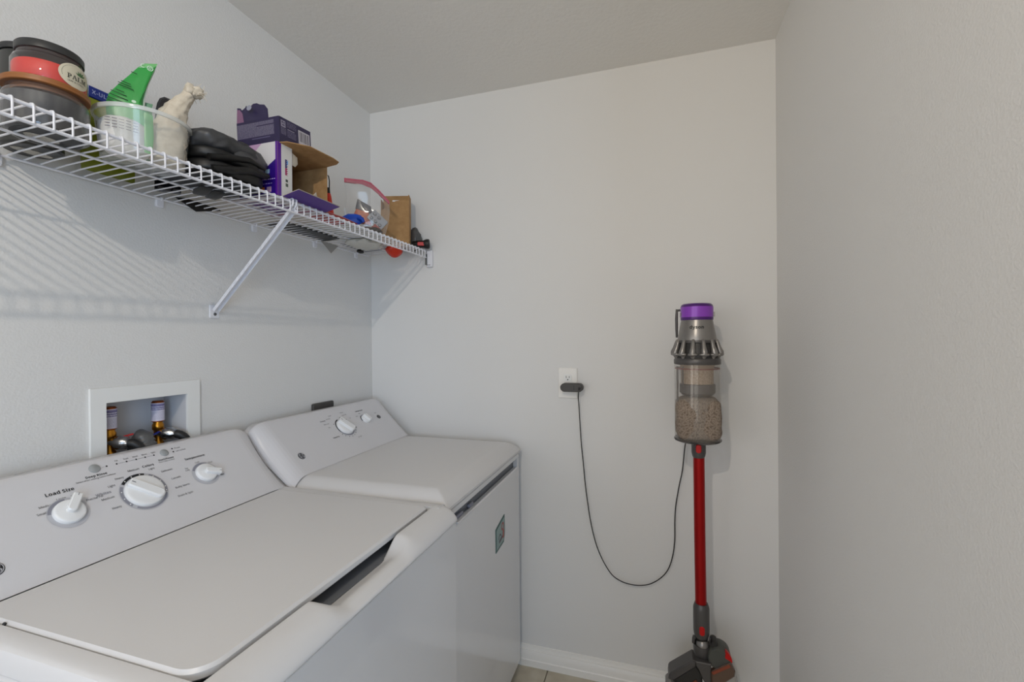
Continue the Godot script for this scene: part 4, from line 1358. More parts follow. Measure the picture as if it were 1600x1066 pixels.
func shelf_left():
	var lidm := mat(Color(0.205, 0.205, 0.205), 0.42, 0.2)
	# stacked candles
	var z := 1.268
	var b := Vector3(0.165, dy(z), z)
	var t := thing("glass_jar", "dark grey glass candle jar with a wooden lid, under the orange candle", "candle jar", b)
	var m := M()
	glass_jar(m, b, 0.0605, 0.076, 0.055)
	obj("jar_glass", m, clear(Color(0.40, 0.40, 0.41), 0.25, 0.05), t)
	m = M()
	m.lathe(b + Vector3(0, 0.004, 0), [Vector2(0, 0), Vector2(0.055, 0), Vector2(0.0575, 0.004), Vector2(0.0575, 0.060), Vector2(0, 0.058)], 40)
	var wax := mat(Color.WHITE, 0.5)
	wax.albedo_texture = noise_tex(0.02, 256, 44, false, 1.0, ramp(Color(0.13, 0.13, 0.14), Color(0.50, 0.49, 0.47)))
	wax.uv1_scale = Vector3(2, 0.4, 1)
	obj("dark_wax", m, wax, t)
	m = M()
	m.lathe(b + Vector3(0, 0.0805, 0), [Vector2(0, 0), Vector2(0.0605, 0), Vector2(0.0615, 0.001), Vector2(0.0615, 0.0095), Vector2(0.0605, 0.0105), Vector2(0, 0.0105)], 48)
	m.lathe(b + Vector3(0, 0.072, 0), [Vector2(0.0, 0), Vector2(0.048, 0), Vector2(0.048, 0.009)], 40)
	var wood := mat(Color.WHITE, 0.5)
	wood.albedo_texture = noise_tex(0.012, 256, 8, false, 1.0, ramp(Color(0.48, 0.28, 0.12), Color(0.62, 0.40, 0.20)))
	wood.uv1_triplanar = true
	wood.uv1_scale = Vector3(3, 30, 3)
	obj("wooden_lid", m, wood, t)
	m = M()
	m.lathe(Vector3(b.x, b.y - 0.0006, b.z), [Vector2(0, 0), Vector2(0.050, 0), Vector2(0.050, 0.0004)], 40)
	obj("dark_base", m, mt.black, t)
	m = M()
	m.prism(oval(0.026, 0.015), Transform3D(Basis(Vector3(0, 0, -1), Vector3(-1, 0, 0), Vector3.UP), Vector3(0.156, b.y - 0.0012, 1.272)), 0.0005)
	var st := mat(Color.WHITE, 0.6)
	st.albedo_texture = noise_tex(0.25, 128, 2, false, 1.0, ramp(Color(0.58, 0.56, 0.52), Color(0.86, 0.85, 0.82)))
	tri_world(st, 12.0)
	obj("base_sticker", m, st, t)
	var y1 := b.y + 0.091
	b = Vector3(0.165, y1, 1.2625)
	t = thing("glass_jar", "clear glass jar of bright orange wax with a dark grey lid, on the wooden lid", "candle jar", b)
	m = M()
	glass_jar(m, b, 0.0535, 0.054, 0.0455)
	obj("jar_glass", m, clear(Color(0.95, 0.95, 0.93), 0.04, 0.03), t)
	m = M()
	m.lathe(b + Vector3(0, 0.003, 0), [Vector2(0, 0), Vector2(0.048, 0), Vector2(0.0512, 0.004), Vector2(0.0515, 0.030), Vector2(0.0500, 0.0335), Vector2(0, 0.032)], 44)
	obj("orange_wax", m, mat(Color(0.80, 0.115, 0.02), 0.5), t)
	for k in 3:
		m = M()
		var a := TAU * k / 3.0
		m.tube([b + Vector3(cos(a) * 0.02, 0.034, sin(a) * 0.02), b + Vector3(cos(a) * 0.02, 0.042, sin(a) * 0.02)], 0.0012, 6)
		obj("wick", m, mt.black, t)
	m = M()
	m.lathe(b + Vector3(0, 0.0590, 0), [Vector2(0, 0), Vector2(0.0470, 0), Vector2(0.0480, 0.001), Vector2(0.0480, 0.0130), Vector2(0.0465, 0.0150), Vector2(0, 0.0155)], 48)
	obj("lid", m, lidm, t)
	# oval paper label wrapped on the glass
	var lab := mat(Color(0.80, 0.77, 0.68), 0.6)
	var f := facing(b + Vector3(0, 0.0245, 0))
	f.basis = f.basis * Basis(Vector3.UP, deg_to_rad(40))
	var wrap := func(x, y, lift): return f * Vector3((0.0537 + lift) * sin(x / 0.0537), y, (0.0537 + lift) * cos(x / 0.0537))
	var disc := func(r0: float, r1: float, rx: float, ry: float, lift: float, mm: MB):
		mm.smooth()
		for k in 40:
			var a := TAU * k / 40
			var c := TAU * (k + 1) / 40
			mm.tri(wrap.call(cos(a) * rx * r0, sin(a) * ry * r0, lift), wrap.call(cos(a) * rx * r1, sin(a) * ry * r1, lift), wrap.call(cos(c) * rx * r1, sin(c) * ry * r1, lift))
			mm.tri(wrap.call(cos(a) * rx * r0, sin(a) * ry * r0, lift), wrap.call(cos(c) * rx * r1, sin(c) * ry * r1, lift), wrap.call(cos(c) * rx * r0, sin(c) * ry * r0, lift))
	m = M()
	for k in 6: disc.call(k / 6.0, (k + 1) / 6.0, 0.0275, 0.0225, 0.0004, m)
	var lb := obj("paper_label", m, lab, t)
	m = M()
	m.text("PALM", 0.0085, func(x, y): return wrap.call(x + 0.002, y - 0.003, 0.0008), true, true)
	m.text("LEAF & CITRUS", 0.0032, func(x, y): return wrap.call(x, y - 0.0115, 0.0008))
	for k in 14:
		var a := PI * 0.55 + k * 0.13
		var q := Vector2(cos(a) * 0.0235, sin(a) * 0.0188)
		for e in 2:
			m.tri(wrap.call(q.x, q.y, 0.0008), wrap.call(q.x + 0.0014, q.y + 0.0004, 0.0008), wrap.call(q.x + 0.0006, q.y + 0.0014, 0.0008))
	obj("label_print", m, mat(Color(0.25, 0.25, 0.22), 0.7), lb)
	m = M()
	for k in 5:
		var p := Vector2(0.006 + k * 0.0022, 0.0035)
		var d := Vector2(cos(0.5 + k * 0.55), sin(0.5 + k * 0.55))
		var e := Vector2(-d.y, d.x) * 0.0016
		m.tri(wrap.call(0.008, 0.004, 0.0009), wrap.call(0.008 + d.x * 0.006 + e.x, 0.004 + d.y * 0.006 + e.y, 0.0009), wrap.call(0.008 + d.x * 0.011, 0.004 + d.y * 0.011, 0.0009))
		m.tri(wrap.call(0.008, 0.004, 0.0009), wrap.call(0.008 + d.x * 0.011, 0.004 + d.y * 0.011, 0.0009), wrap.call(0.008 + d.x * 0.006 - e.x, 0.004 + d.y * 0.006 - e.y, 0.0009))
	obj("label_leaf", m, mat(Color(0.28, 0.42, 0.25), 0.7), lb)
	# dark canister at the wall
	b = Vector3(0.058, dy(1.238), 1.238)
	t = thing("dark_canister", "tall dark grey lidded canister by the wall behind the stacked candles", "canister", b)
	m = M()
	m.lathe(b, [Vector2(0, 0), Vector2(0.043, 0), Vector2(0.047, 0.004), Vector2(0.047, 0.178), Vector2(0.045, 0.182), Vector2(0, 0.182)], 40)
	obj("body", m, mat(Color(0.20, 0.20, 0.19), 0.35), t)
	m = M()
	m.lathe(b + Vector3(0, 0.184, 0), [Vector2(0, -0.001), Vector2(0.0465, 0), Vector2(0.0480, 0.002), Vector2(0.0480, 0.010), Vector2(0.046, 0.012), Vector2(0, 0.012)], 40)
	obj("lid", m, lidm, t)
	m = M()
	m.prism(oval(0.033, 0.014), Transform3D(Basis(Vector3(0, 0, -1), Vector3(-1, 0, 0), Vector3.UP), Vector3(0.052, b.y - 0.0008, 1.236)), 0.0007)
	obj("base_sticker", m, st, t)
	# sponge packet
	b = Vector3(0.05, dy(1.09), 1.092)
	t = thing("sponge_packet", "yellow-green packet with a dark blue top band behind the clear tub", "packet", b)
	var sf := Transform3D(Basis(Vector3(0, 0, -1), Vector3.UP, Vector3(1, 0, 0)), Vector3(0.040, b.y, 1.092))
	m = M()
	m.pillow([Vector2(-0.055, 0.0), Vector2(0.055, 0.0), Vector2(0.057, 0.08), Vector2(0.055, 0.172), Vector2(-0.055, 0.172), Vector2(-0.057, 0.08)], sf, 0.034, 6, 0.002, 4)
	obj("wrapper", m, mat(Color(0.47, 0.50, 0.08), 0.3), t)
	m = M()
	m.prism(PackedVector2Array([Vector2(-0.056, 0.168), Vector2(0.056, 0.168), Vector2(0.055, 0.194), Vector2(-0.055, 0.194)]), sf * Transform3D(Basis.IDENTITY, Vector3(0, 0, -0.004)), 0.010, 0.002)
	var bb := obj("header_band", m, mat(Color(0.08, 0.17, 0.52), 0.4), t)
	m = M()
	m.text("X-ULTRA", 0.0095, func(x, y): return sf * Vector3(x - 0.010, 0.1815 + y, 0.0065), true)
	obj("header_print", m, mat(Color(0.62, 0.66, 0.82), 0.5), bb)
	m = M()
	ring_arc(m, Transform3D(sf.basis, sf * Vector3(0.030, 0.138, 0.0145)), 0.006, 0.013, 0, 360, 0)
	obj("round_logo", m, mat(Color(0.06, 0.12, 0.40), 0.4), t)
	m = M()
	ring_arc(m, Transform3D(sf.basis, sf * Vector3(0.030, 0.138, 0.0147)), 0.0, 0.006, 0, 360, 0)
	obj("round_logo", m, mt.white, t)
	tub_group()

func oval(a: float, b: float, n := 28) -> PackedVector2Array:
	var out := PackedVector2Array()
	for k in n: out.append(Vector2(cos(TAU * k / n) * a, sin(TAU * k / n) * b))
	return out

func tub_group():
	var b := Vector3(0.19, dy(1.113), 1.113)
	var t := thing("plastic_tub", "clear round plastic tub holding a green pouch and a cloth bag", "tub", b)
	var m := M()
	m.lathe(b, [Vector2(0, 0.0), Vector2(0.070, 0.0), Vector2(0.074, 0.003), Vector2(0.0835, 0.092), Vector2(0.0845, 0.094)], 56)
	obj("tub_wall", m, clear(Color(0.92, 0.93, 0.92), 0.22, 0.12), t)
	m = M()
	m.lathe(b, [Vector2(0.0835, 0.0885), Vector2(0.0870, 0.0885), Vector2(0.0880, 0.0925), Vector2(0.0875, 0.0965), Vector2(0.0845, 0.0975), Vector2(0.0830, 0.0955), Vector2(0.0835, 0.0885)], 56)
	obj("tub_rim", m, clear(Color(0.90, 0.91, 0.90), 0.45, 0.15), t)
	var fr := facing(b)
	# white bag of powder
	t = thing("white_sack", "crumpled white printed sack inside the clear tub", "sack", b + Vector3(0.012, 0.003, 0.028))
	m = M()
	m.blob(fr * Vector3(-0.032, 0.044, 0.020), Vector3(0.034, 0.042, 0.044), 3.0, 0.10, 14.0, 9, 40)
	obj("sack_body", m, mat(Color(0.86, 0.85, 0.83), 0.7), t)
	m = M()
	for k in 4:
		for j in 5:
			m.bar(fr * Vector3(-0.062 + j * 0.011, 0.066 - k * 0.006, 0.0605 + 0.006 * cos(j * 0.6 - 1.2)), fr * Vector3(-0.054 + j * 0.011, 0.066 - k * 0.006, 0.0605 + 0.006 * cos((j + 0.7) * 0.6 - 1.2)), 0.0016, 0.0008)
	obj("printed_lines", m, mat(Color(0.45, 0.42, 0.46), 0.8), t)
	# green pouch
	t = thing("green_pouch", "bright green plastic pouch with pale edge sticking up from the tub", "pouch", b + Vector3(0, 0.004, 0))
	var gf := fr * Transform3D(Basis.IDENTITY, Vector3(0, 0, -0.012))
	var green := mat(Color(0.20, 0.60, 0.27), 0.34)
	var out := [Vector2(-0.062, 0.094), Vector2(-0.0645, 0.122), Vector2(-0.0585, 0.146), Vector2(-0.0449, 0.168), Vector2(-0.0235, 0.199), Vector2(-0.0093, 0.2205), Vector2(0.0018, 0.2325), Vector2(0.014, 0.236), Vector2(0.0250, 0.2405), Vector2(0.0150, 0.2130), Vector2(0.0058, 0.1810), Vector2(-0.0005, 0.150), Vector2(-0.0010, 0.122), Vector2(0.0145, 0.126), Vector2(0.0155, 0.070), Vector2(0.0140, 0.012), Vector2(-0.004, 0.012), Vector2(-0.030, 0.05)]
	m = M()
	m.pillow(out, gf, 0.020, 6, 0.004, 6, Vector2(-0.012, 0.125))
	var gp := obj("pouch_film", m, green, t)
	m = M()
	var edge := []
	for i in range(8, 13): edge.append(gf * Vector3(out[i].x, out[i].y, 0.0012))
	m.tube(edge, [0.0008, 0.0014, 0.0016, 0.0016, 0.0012], 6)
	obj("pale_seam", m, mat(Color(0.80, 0.88, 0.80), 0.4), gp)
	m = M()
	m.pillow([Vector2(-0.0093, 0.2185), Vector2(0.0018, 0.2320), Vector2(0.0250, 0.2400), Vector2(0.019, 0.226)], gf * Transform3D(Basis.IDENTITY, Vector3(0, 0, 0.002)), 0.004, 3)
	obj("pale_corner", m, mat(Color(0.45, 0.72, 0.45), 0.35), gp)
	m = M()
	m.pillow([Vector2(0.000, 0.100), Vector2(0.0150, 0.096), Vector2(0.0160, 0.050), Vector2(0.0135, 0.010), Vector2(0.0, 0.014)], gf * Transform3D(Basis.IDENTITY, Vector3(0, 0, 0.060)), 0.004, 3)
	obj("folded_side", m, green, gp)
	m = M()
	m.pillow([Vector2(0.002, 0.150), Vector2(0.016, 0.150), Vector2(0.012, 0.128), Vector2(0.001, 0.124)], gf * Transform3D(Basis.IDENTITY, Vector3(0, 0, -0.010)), 0.006, 3)
	obj("back_corner", m, mat(Color(0.45, 0.62, 0.50), 0.35), gp)
	m = M()
	var cr := Transform3D(gf.basis, gf * Vector3(0.0115, 0.2225, 0.006))
	ring_arc(m, cr, 0.0042, 0.0056, 0, 360, 0)
	ring_arc(m, cr, 0.0015, 0.0026, 0, 360, 0)
	ring_arc(m, Transform3D(gf.basis, gf * Vector3(-0.0005, 0.2245, 0.006)), 0.0032, 0.0044, 60, 300, 0)
	m.prism(oval(0.004, 0.003, 14), gf * Transform3D(Basis.IDENTITY, Vector3(-0.017, 0.137, 0.0105)), 0.0006)
	obj("white_print", m, mat(Color(0.80, 0.90, 0.80), 0.5), gp)
	m = M()
	for q in [[-0.030, 0.174, 0.016], [-0.032, 0.169, 0.022], [-0.030, 0.164, 0.026], [-0.040, 0.153, 0.014], [-0.042, 0.147, 0.026], [-0.042, 0.139, 0.030], [-0.044, 0.131, 0.032], [-0.046, 0.125, 0.026], [-0.016, 0.200, 0.010]]:
		var p := gf * Vector3(q[0] - q[2] / 2, q[1] + q[2] * 0.1, 0.0115)
		m.bar(p, gf * Vector3(q[0] + q[2] / 2, q[1] - q[2] * 0.1, 0.0120), 0.0012, 0.0012)
	obj("printed_lines", m, mat(Color(0.05, 0.22, 0.09), 0.6), gp)
	# cloth bag
	t = thing("cloth_bag", "beige cotton drawstring bag with a frayed twisted top inside the tub", "bag", b + Vector3(0.01, 0.004, -0.03))
	var cf := fr * Transform3D(Basis.IDENTITY, Vector3(0, 0, 0.012))
	m = M()
	var pts := []
	var rad := []
	var path := [[0.040, 0.006, 0.020], [0.041, 0.010, 0.031], [0.0415, 0.035, 0.0335], [0.043, 0.065, 0.0330], [0.0455, 0.090, 0.0310], [0.050, 0.112, 0.0265], [0.0575, 0.135, 0.0205], [0.066, 0.153, 0.0165], [0.0745, 0.168, 0.0135], [0.082, 0.178, 0.0120]]
	var cv := Curve3D.new()
	for q in path: cv.add_point(Vector3(q[0], q[1], q[2]))
	for i in 40:
		var x := i / 39.0 * (path.size() - 1)
		var k := mini(int(x), path.size() - 2)
		var fq := x - k
		pts.append(cf * Vector3(lerpf(path[k][0], path[k + 1][0], fq), lerpf(path[k][1], path[k + 1][1], fq), 0.0))
		rad.append(lerpf(path[k][2], path[k + 1][2], fq))
	m.tube(pts, rad, 30, true, 0.35)
	var cloth := mat(Color.WHITE, 0.9)
	cloth.albedo_texture = noise_tex(0.03, 256, 18, false, 1.0, ramp(Color(0.76, 0.71, 0.63), Color(0.86, 0.82, 0.75)))
	tri_world(cloth, 8.0)
	cloth.rim_enabled = true
	cloth.rim = 0.3
	var cb := obj("bag_body", m, cloth, t)
	m = M()
	m.blob(cf * Vector3(0.094, 0.189, 0.0), Vector3(0.017, 0.013, 0.015), 2.0, 0.55, 60.0, 3, 28)
	m.blob(cf * Vector3(0.082, 0.190, 0.003), Vector3(0.012, 0.012, 0.012), 2.0, 0.5, 60.0, 5, 22)
	obj("gathered_top", m, cloth, cb)
	m = M()
	var rng := RandomNumberGenerator.new()
	rng.seed = 4
	for k in 46:
		var p := Vector3(0.086 + rng.randf() * 0.018, 0.182 + rng.randf() * 0.014, rng.randf_range(-0.010, 0.012))
		var d := Vector3(rng.randf_range(-0.3, 1.0), rng.randf_range(-0.6, 1.0), rng.randf_range(-0.5, 0.5)).normalized()
		var cu := Vector3(rng.randf_range(-1, 1), rng.randf_range(-1, 1), 0) * 0.006
		m.tube([cf * p, cf * (p + d * 0.008), cf * (p + d * 0.015 + cu)], 0.0006, 5)
	var fz := obj("frayed_threads", m, mat(Color(0.84, 0.80, 0.73), 0.9), cb)
	tag(fz, "", "", "", "stuff")
	# dark glossy case at the wall
	b = Vector3(0.056, dy(1.0), 1.0)
	t = thing("dark_case", "dark glossy rounded plastic case standing behind the cloth bag", "case", b)
	m = M()
	var df := facing(b) * Transform3D(Basis.IDENTITY.scaled(Vector3(0.92, 1.05, 1.0)), Vector3(0.026, 0, -0.034))
	m.prism(PackedVector2Array([Vector2(-0.030, 0.0), Vector2(0.030, 0.0), Vector2(0.031, 0.18), Vector2(0.0285, 0.205), Vector2(0.022, 0.2195), Vector2(0.010, 0.228), Vector2(-0.006, 0.2305), Vector2(-0.0165, 0.224), Vector2(-0.0225, 0.210), Vector2(-0.0255, 0.195), Vector2(-0.028, 0.17)]), df, 0.034, 0.006)
	obj("case_shell", m, mat(Color(0.055, 0.058, 0.085), 0.12), t)
	m = M()
	m.prism(PackedVector2Array([Vector2(-0.022, 0.10), Vector2(0.024, 0.10), Vector2(0.025, 0.198), Vector2(0.018, 0.213), Vector2(0.006, 0.220), Vector2(-0.007, 0.221), Vector2(-0.0155, 0.212), Vector2(-0.020, 0.190)]), df * Transform3D(Basis.IDENTITY, Vector3(0, 0, 0.033)), 0.003, 0.001)
	obj("case_window", m, mat(Color(0.10, 0.075, 0.095), 0.1), t)

func print_face(im: Image) -> StandardMaterial3D:
	var m := mat(Color.WHITE, 0.4)
	m.albedo_texture = ImageTexture.create_from_image(im)
	return m

func fine_print(im: Image, r: Rect2i, step: int, c: Color, sd: int):
	var rng := RandomNumberGenerator.new()
	rng.seed = sd
	var y := r.position.y
	while y < r.end.y - step / 2:
		var x := r.position.x
		while x < r.end.x:
			var w := rng.randi_range(2, 9)
			im.fill_rect(Rect2i(x, y, mini(w, r.end.x - x), maxi(1, step / 2)), c)
			x += w + rng.randi_range(1, 3)
		y += step

func shelf_middle():
	var t: Node3D
	var m: MB
	# folded dark nylon
	var nyl := mat(Color.WHITE, 0.42)
	nyl.albedo_texture = noise_tex(0.01, 256, 71, false, 1.0, ramp(Color(0.17, 0.17, 0.175), Color(0.31, 0.31, 0.315)))
	tri_world(nyl, 3.0)
	var blk := mat(Color(0.035, 0.035, 0.038), 0.5)
	var b := Vector3(0.19, dy(0.955), 0.955)
	t = thing("nylon_bag", "black nylon bag folded in a floppy pile with a greyer top layer", "bag", b)
	m = M()
	m.prism(rounded(0.165, 0.170, 0.02, 4), Transform3D(Basis(Vector3(0, 0, -1), Vector3(-1, 0, 0), Vector3.UP), Vector3(0.200, b.y + 0.0012, 0.958)), 0.005, 0.001)
	m.blob(Vector3(0.190, b.y + 0.024, 0.957), Vector3(0.100, 0.0215, 0.092), 4.0, 0.07, 9.0, 21, 56)
	obj("lower_fold", m, blk, t)
	m = M()
	m.blob(Vector3(0.192, b.y + 0.055, 0.954), Vector3(0.096, 0.019, 0.092), 3.6, 0.09, 9.0, 24, 56)
	obj("middle_fold", m, blk, t)
	m = M()
	m.blob(Vector3(0.186, b.y + 0.090, 0.957), Vector3(0.092, 0.027, 0.090), 3.0, 0.22, 9.0, 27, 72, true)
	obj("upper_fold", m, nyl, t)
	m = M()
	m.pillow([Vector2(-0.060, -0.022), Vector2(-0.03, -0.034), Vector2(0.02, -0.036), Vector2(0.046, -0.008), Vector2(0.036, 0.026), Vector2(0.0, 0.034), Vector2(-0.050, 0.026)], Transform3D(Basis(Vector3(0, 0, -1), Vector3(-0.45, 0.893, 0).normalized(), Vector3(0.893, 0.45, 0).normalized()), Vector3(0.268, b.y + 0.086, 0.902)), 0.026, 6, 0.006, 8)
	obj("grey_flap", m, nyl, t)
	m = M()
	m.tube([Vector3(0.278, b.y + 0.014, 1.025), Vector3(0.288, b.y + 0.022, 0.985), Vector3(0.288, b.y + 0.040, 0.930), Vector3(0.284, b.y + 0.046, 0.872)], [0.012, 0.014, 0.014, 0.010], 14, true, 0.2, 0.7)
	obj("rolled_edge", m, blk, t)
	m = M()
	m.tube([Vector3(0.276, b.y + 0.040, 1.030), Vector3(0.284, b.y + 0.052, 0.985), Vector3(0.284, b.y + 0.066, 0.930), Vector3(0.280, b.y + 0.062, 0.880)], [0.011, 0.013, 0.012, 0.009], 14, true, 0.2, 0.7)
	obj("rolled_edge", m, blk, t)
	m = M()
	m.prism(PackedVector2Array([Vector2(-0.925, 1.7665), Vector2(-0.905, 1.758), Vector2(-0.866, 1.7425), Vector2(-0.788, 1.7655), Vector2(-0.80, 1.770), Vector2(-0.90, 1.772)]), Transform3D(Basis(Vector3(0, 0, -1), Vector3.UP, Vector3(1, 0, 0)), Vector3(0.019, 0, 0)), 0.004, 0.001)
	obj("hanging_corner", m, blk, t)
	for q in [[0.236, 0.168, 1.008, 0.968, -0.6], [0.242, 0.162, 0.976, 0.934, -0.5]]:
		m = M()
		m.pillow([Vector2(-0.038, -0.010), Vector2(0.0, -0.019), Vector2(0.036, -0.014), Vector2(0.040, 0.010), Vector2(0.004, 0.018), Vector2(-0.036, 0.014)], Transform3D(Basis(Vector3(-0.90, 0, -0.436), Vector3(0.436, 0, -0.90), Vector3.UP), Vector3((q[0] + q[1]) / 2, b.y - 0.020, (q[2] + q[3]) / 2)), 0.014, 5, 0.002, 5)
		obj("strap_loop", m, blk, t)
	# carton
	var yb := dy(0.75) + 0.001
	var zc0 := 0.851; var zc1 := 0.657; var xa := 0.115; var xb := 0.300; var ht := 0.1455
	t = thing("tissue_carton", "white and purple carton torn open on its front, showing brown cardboard inside", "carton", Vector3(0.21, yb, 0.754))
	m = M()
	var th := 0.002
	m.box(Vector3((xa + xb) / 2, yb + th / 2, (zc0 + zc1) / 2), Vector3(xb - xa, th, zc0 - zc1))
	m.box(Vector3((xa + xb) / 2, yb + ht - th / 2, (zc0 + zc1) / 2), Vector3(xb - xa, th, zc0 - zc1))
	m.box(Vector3(xa + th / 2, yb + ht / 2, (zc0 + zc1) / 2), Vector3(th, ht, zc0 - zc1))
	m.box(Vector3((xa + xb) / 2, yb + ht / 2, zc1 + th / 2), Vector3(xb - xa, ht, th))
	m.box(Vector3((xa + xb) / 2, yb + ht / 2, zc0 - th / 2), Vector3(xb - xa, ht, th))
	m.prism(PackedVector2Array([Vector2(-zc0 + 0.001, 0.001), Vector2(-0.8005, 0.001), Vector2(-0.8015, ht * 0.5), Vector2(-0.800, ht - 0.001), Vector2(-zc0 + 0.001, ht - 0.001)]), Transform3D(Basis(Vector3(0, 0, -1), Vector3.UP, Vector3(1, 0, 0)), Vector3(xb - th, yb, 0)), th)
	obj("cardboard_shell", m, mt.card, t)
	# printed outer faces
	var im := Image.create(256, 200, false, Image.FORMAT_RGB8)
	im.fill(Color(0.84, 0.82, 0.82))
	for y in 200:
		for x in 256:
			if x > 70 and y > 200 - (x - 70) * 0.62 - 26: im.set_pixel(x, y, Color(0.16, 0.03, 0.46))
			if y < 46 and x > 120 - y and x < 180 - y * 1.2: im.set_pixel(x, y, Color(0.76, 0.60, 0.74))
			var d := Vector2(x - 170, y - 92).length()
			if d < 24: im.set_pixel(x, y, Color(0.45, 0.62, 0.80) if d > 13 else Color(0.66, 0.30, 0.55))
	im.fill_rect(Rect2i(196, 100, 22, 16), Color(0.70, 0.82, 0.90))
	im.fill_rect(Rect2i(196, 118, 18, 10), Color(0.62, 0.76, 0.88))
	fine_print(im, Rect2i(150, 136, 96, 10), 8, Color(0.72, 0.66, 0.86), 3)
	fine_print(im, Rect2i(140, 152, 90, 8), 8, Color(0.66, 0.58, 0.82), 5)
	im.fill_rect(Rect2i(140, 166, 22, 20), Color(0.60, 0.55, 0.74))
	im.fill_rect(Rect2i(172, 166, 22, 20), Color(0.82, 0.48, 0.22))
	im.fill_rect(Rect2i(204, 166, 22, 20), Color(0.72, 0.58, 0.66))
	im.fill_rect(Rect2i(246, 0, 10, 200), Color(0.34, 0.10, 0.55))
	m = M()
	m.quad(Vector3(xa, yb, zc0 + 0.0005), Vector3(xb, yb, zc0 + 0.0005), Vector3(xb, yb + ht, zc0 + 0.0005), Vector3(xa, yb + ht, zc0 + 0.0005))
	obj("printed_side", m, print_face(im), t)
	im = Image.create(64, 160, false, Image.FORMAT_RGB8)
	im.fill(Color(0.85, 0.84, 0.83))
	im.fill_rect(Rect2i(0, 0, 15, 160), Color(0.34, 0.10, 0.55))
	for y in range(44, 92):
		im.fill_rect(Rect2i(32, y, 12 - (y % 7), 1), Color(0.20, 0.18, 0.42) if y < 70 else Color(0.62, 0.14, 0.36))
	im.fill_rect(Rect2i(40, 46, 5, 12), Color(0.40, 0.62, 0.85))
	im.fill_rect(Rect2i(34, 104, 10, 8), Color(0.18, 0.22, 0.20))
	im.fill_rect(Rect2i(34, 116, 11, 10), Color(0.30, 0.34, 0.30))
	m = M()
	m.quad(Vector3(xb + 0.0005, yb, zc0), Vector3(xb + 0.0005, yb, 0.8008), Vector3(xb + 0.0005, yb + ht, 0.8003), Vector3(xb + 0.0005, yb + ht, zc0))
	obj("printed_front", m, print_face(im), t)
	# underside print
	im = Image.create(128, 128, false, Image.FORMAT_RGB8)
	im.fill(Color(0.78, 0.74, 0.74))
	im.fill_rect(Rect2i(30, 20, 60, 70), Color(0.30, 0.12, 0.42))
	im.fill_rect(Rect2i(0, 96, 128, 14), Color(0.62, 0.44, 0.50))
	fine_print(im, Rect2i(36, 28, 48, 52), 12, Color(0.70, 0.60, 0.76), 8)
	m = M()
	m.quad(Vector3(xa, yb - 0.0004, zc1), Vector3(xb, yb - 0.0004, zc1), Vector3(xb, yb - 0.0004, zc0), Vector3(xa, yb - 0.0004, zc0))
	obj("printed_base", m, print_face(im), t)
	# flaps
	var pur := mat(Color(0.27, 0.05, 0.50), 0.4)
	m = M()
	var fl := [Vector3(xb, yb + 0.001, 0.835), Vector3(xb, yb + 0.001, 0.665), Vector3(0.352, yb + 0.013, 0.668), Vector3(0.352, yb + 0.013, 0.832)]
	m.bar((fl[0] + fl[1]) * 0.5, (fl[2] + fl[3]) * 0.5, 0.166, 0.0012, (fl[1] - fl[0]).cross(fl[3] - fl[0]).normalized())
	var lf := obj("bottom_flap", m, pur, t)
	m = M()
	var up := Vector3(0, 0.0016, 0)
	m.bar((fl[0] + fl[1]) * 0.5 + up, (fl[2] + fl[3]) * 0.5 + up + Vector3(0.0015, 0, 0), 0.167, 0.0016, (fl[1] - fl[0]).cross(fl[3] - fl[0]).normalized())
	obj("raw_liner", m, mat(Color(0.66, 0.62, 0.58), 0.9), lf)
	m = M()
	m.pillow([Vector2(-0.012, 0), Vector2(0.012, 0.001), Vector2(0.010, 0.007), Vector2(-0.008, 0.008)], Transform3D(Basis(Vector3(0, 0, -1), Vector3.UP, Vector3(1, 0, 0)), Vector3(0.318, yb + 0.006, 0.765)), 0.003, 3)
	obj("torn_tab", m, mat(Color(0.75, 0.72, 0.74), 0.8), lf)
	m = M()
	m.prism(PackedVector2Array([Vector2(-0.845, 0.0), Vector2(-0.659, 0.0), Vector2(-0.662, 0.040), Vector2(-0.672, 0.056), Vector2(-0.700, 0.060), Vector2(-0.790, 0.054), Vector2(-0.838, 0.020)]), Transform3D(Basis(Vector3(0, 0, -1), Vector3(0.995, 0.06, 0).normalized(), Vector3(-0.06, 0.995, 0).normalized()), Vector3(xb, yb + ht - 0.002, 0)), 0.002)
	obj("top_flap", m, mt.card, t)
	m = M()
	m.pillow([Vector2(-0.012, -0.016), Vector2(0.006, -0.018), Vector2(0.016, -0.006), Vector2(0.014, 0.012), Vector2(-0.004, 0.018), Vector2(-0.014, 0.006)], Transform3D(Basis(Vector3(0, 0, -1), Vector3.UP, Vector3(1, 0, 0)), Vector3(0.296, yb + 0.117, 0.790)), 0.004, 4, 0.002)
	obj("torn_paper", m, mat(Color(0.74, 0.70, 0.64), 0.9), t)
	m = M()
	m.pillow([Vector2(-0.010, -0.006), Vector2(0.012, -0.008), Vector2(0.006, 0.010), Vector2(0.000, 0.004)], Transform3D(Basis(Vector3(0, 0, -1), Vector3.UP, Vector3(1, 0, 0)), Vector3(0.300, yb + 0.042, 0.712)), 0.003, 3, 0.002)
	obj("torn_paper", m, mat(Color(0.74, 0.70, 0.64), 0.9), t)
	m = M()
	m.prism(PackedVector2Array([Vector2(-0.848, 0.003), Vector2(-0.664, 0.003), Vector2(-0.664, 0.010), Vector2(-0.70, 0.020), Vector2(-0.77, 0.046), Vector2(-0.848, 0.054)]), Transform3D(Basis(Vector3(0, 0, -1), Vector3.UP, Vector3(1, 0, 0)), Vector3(0.23, yb, 0)), 0.030, 0.004)
	obj("tissue_stack", m, mat(Color(0.72, 0.64, 0.74), 0.85), t)
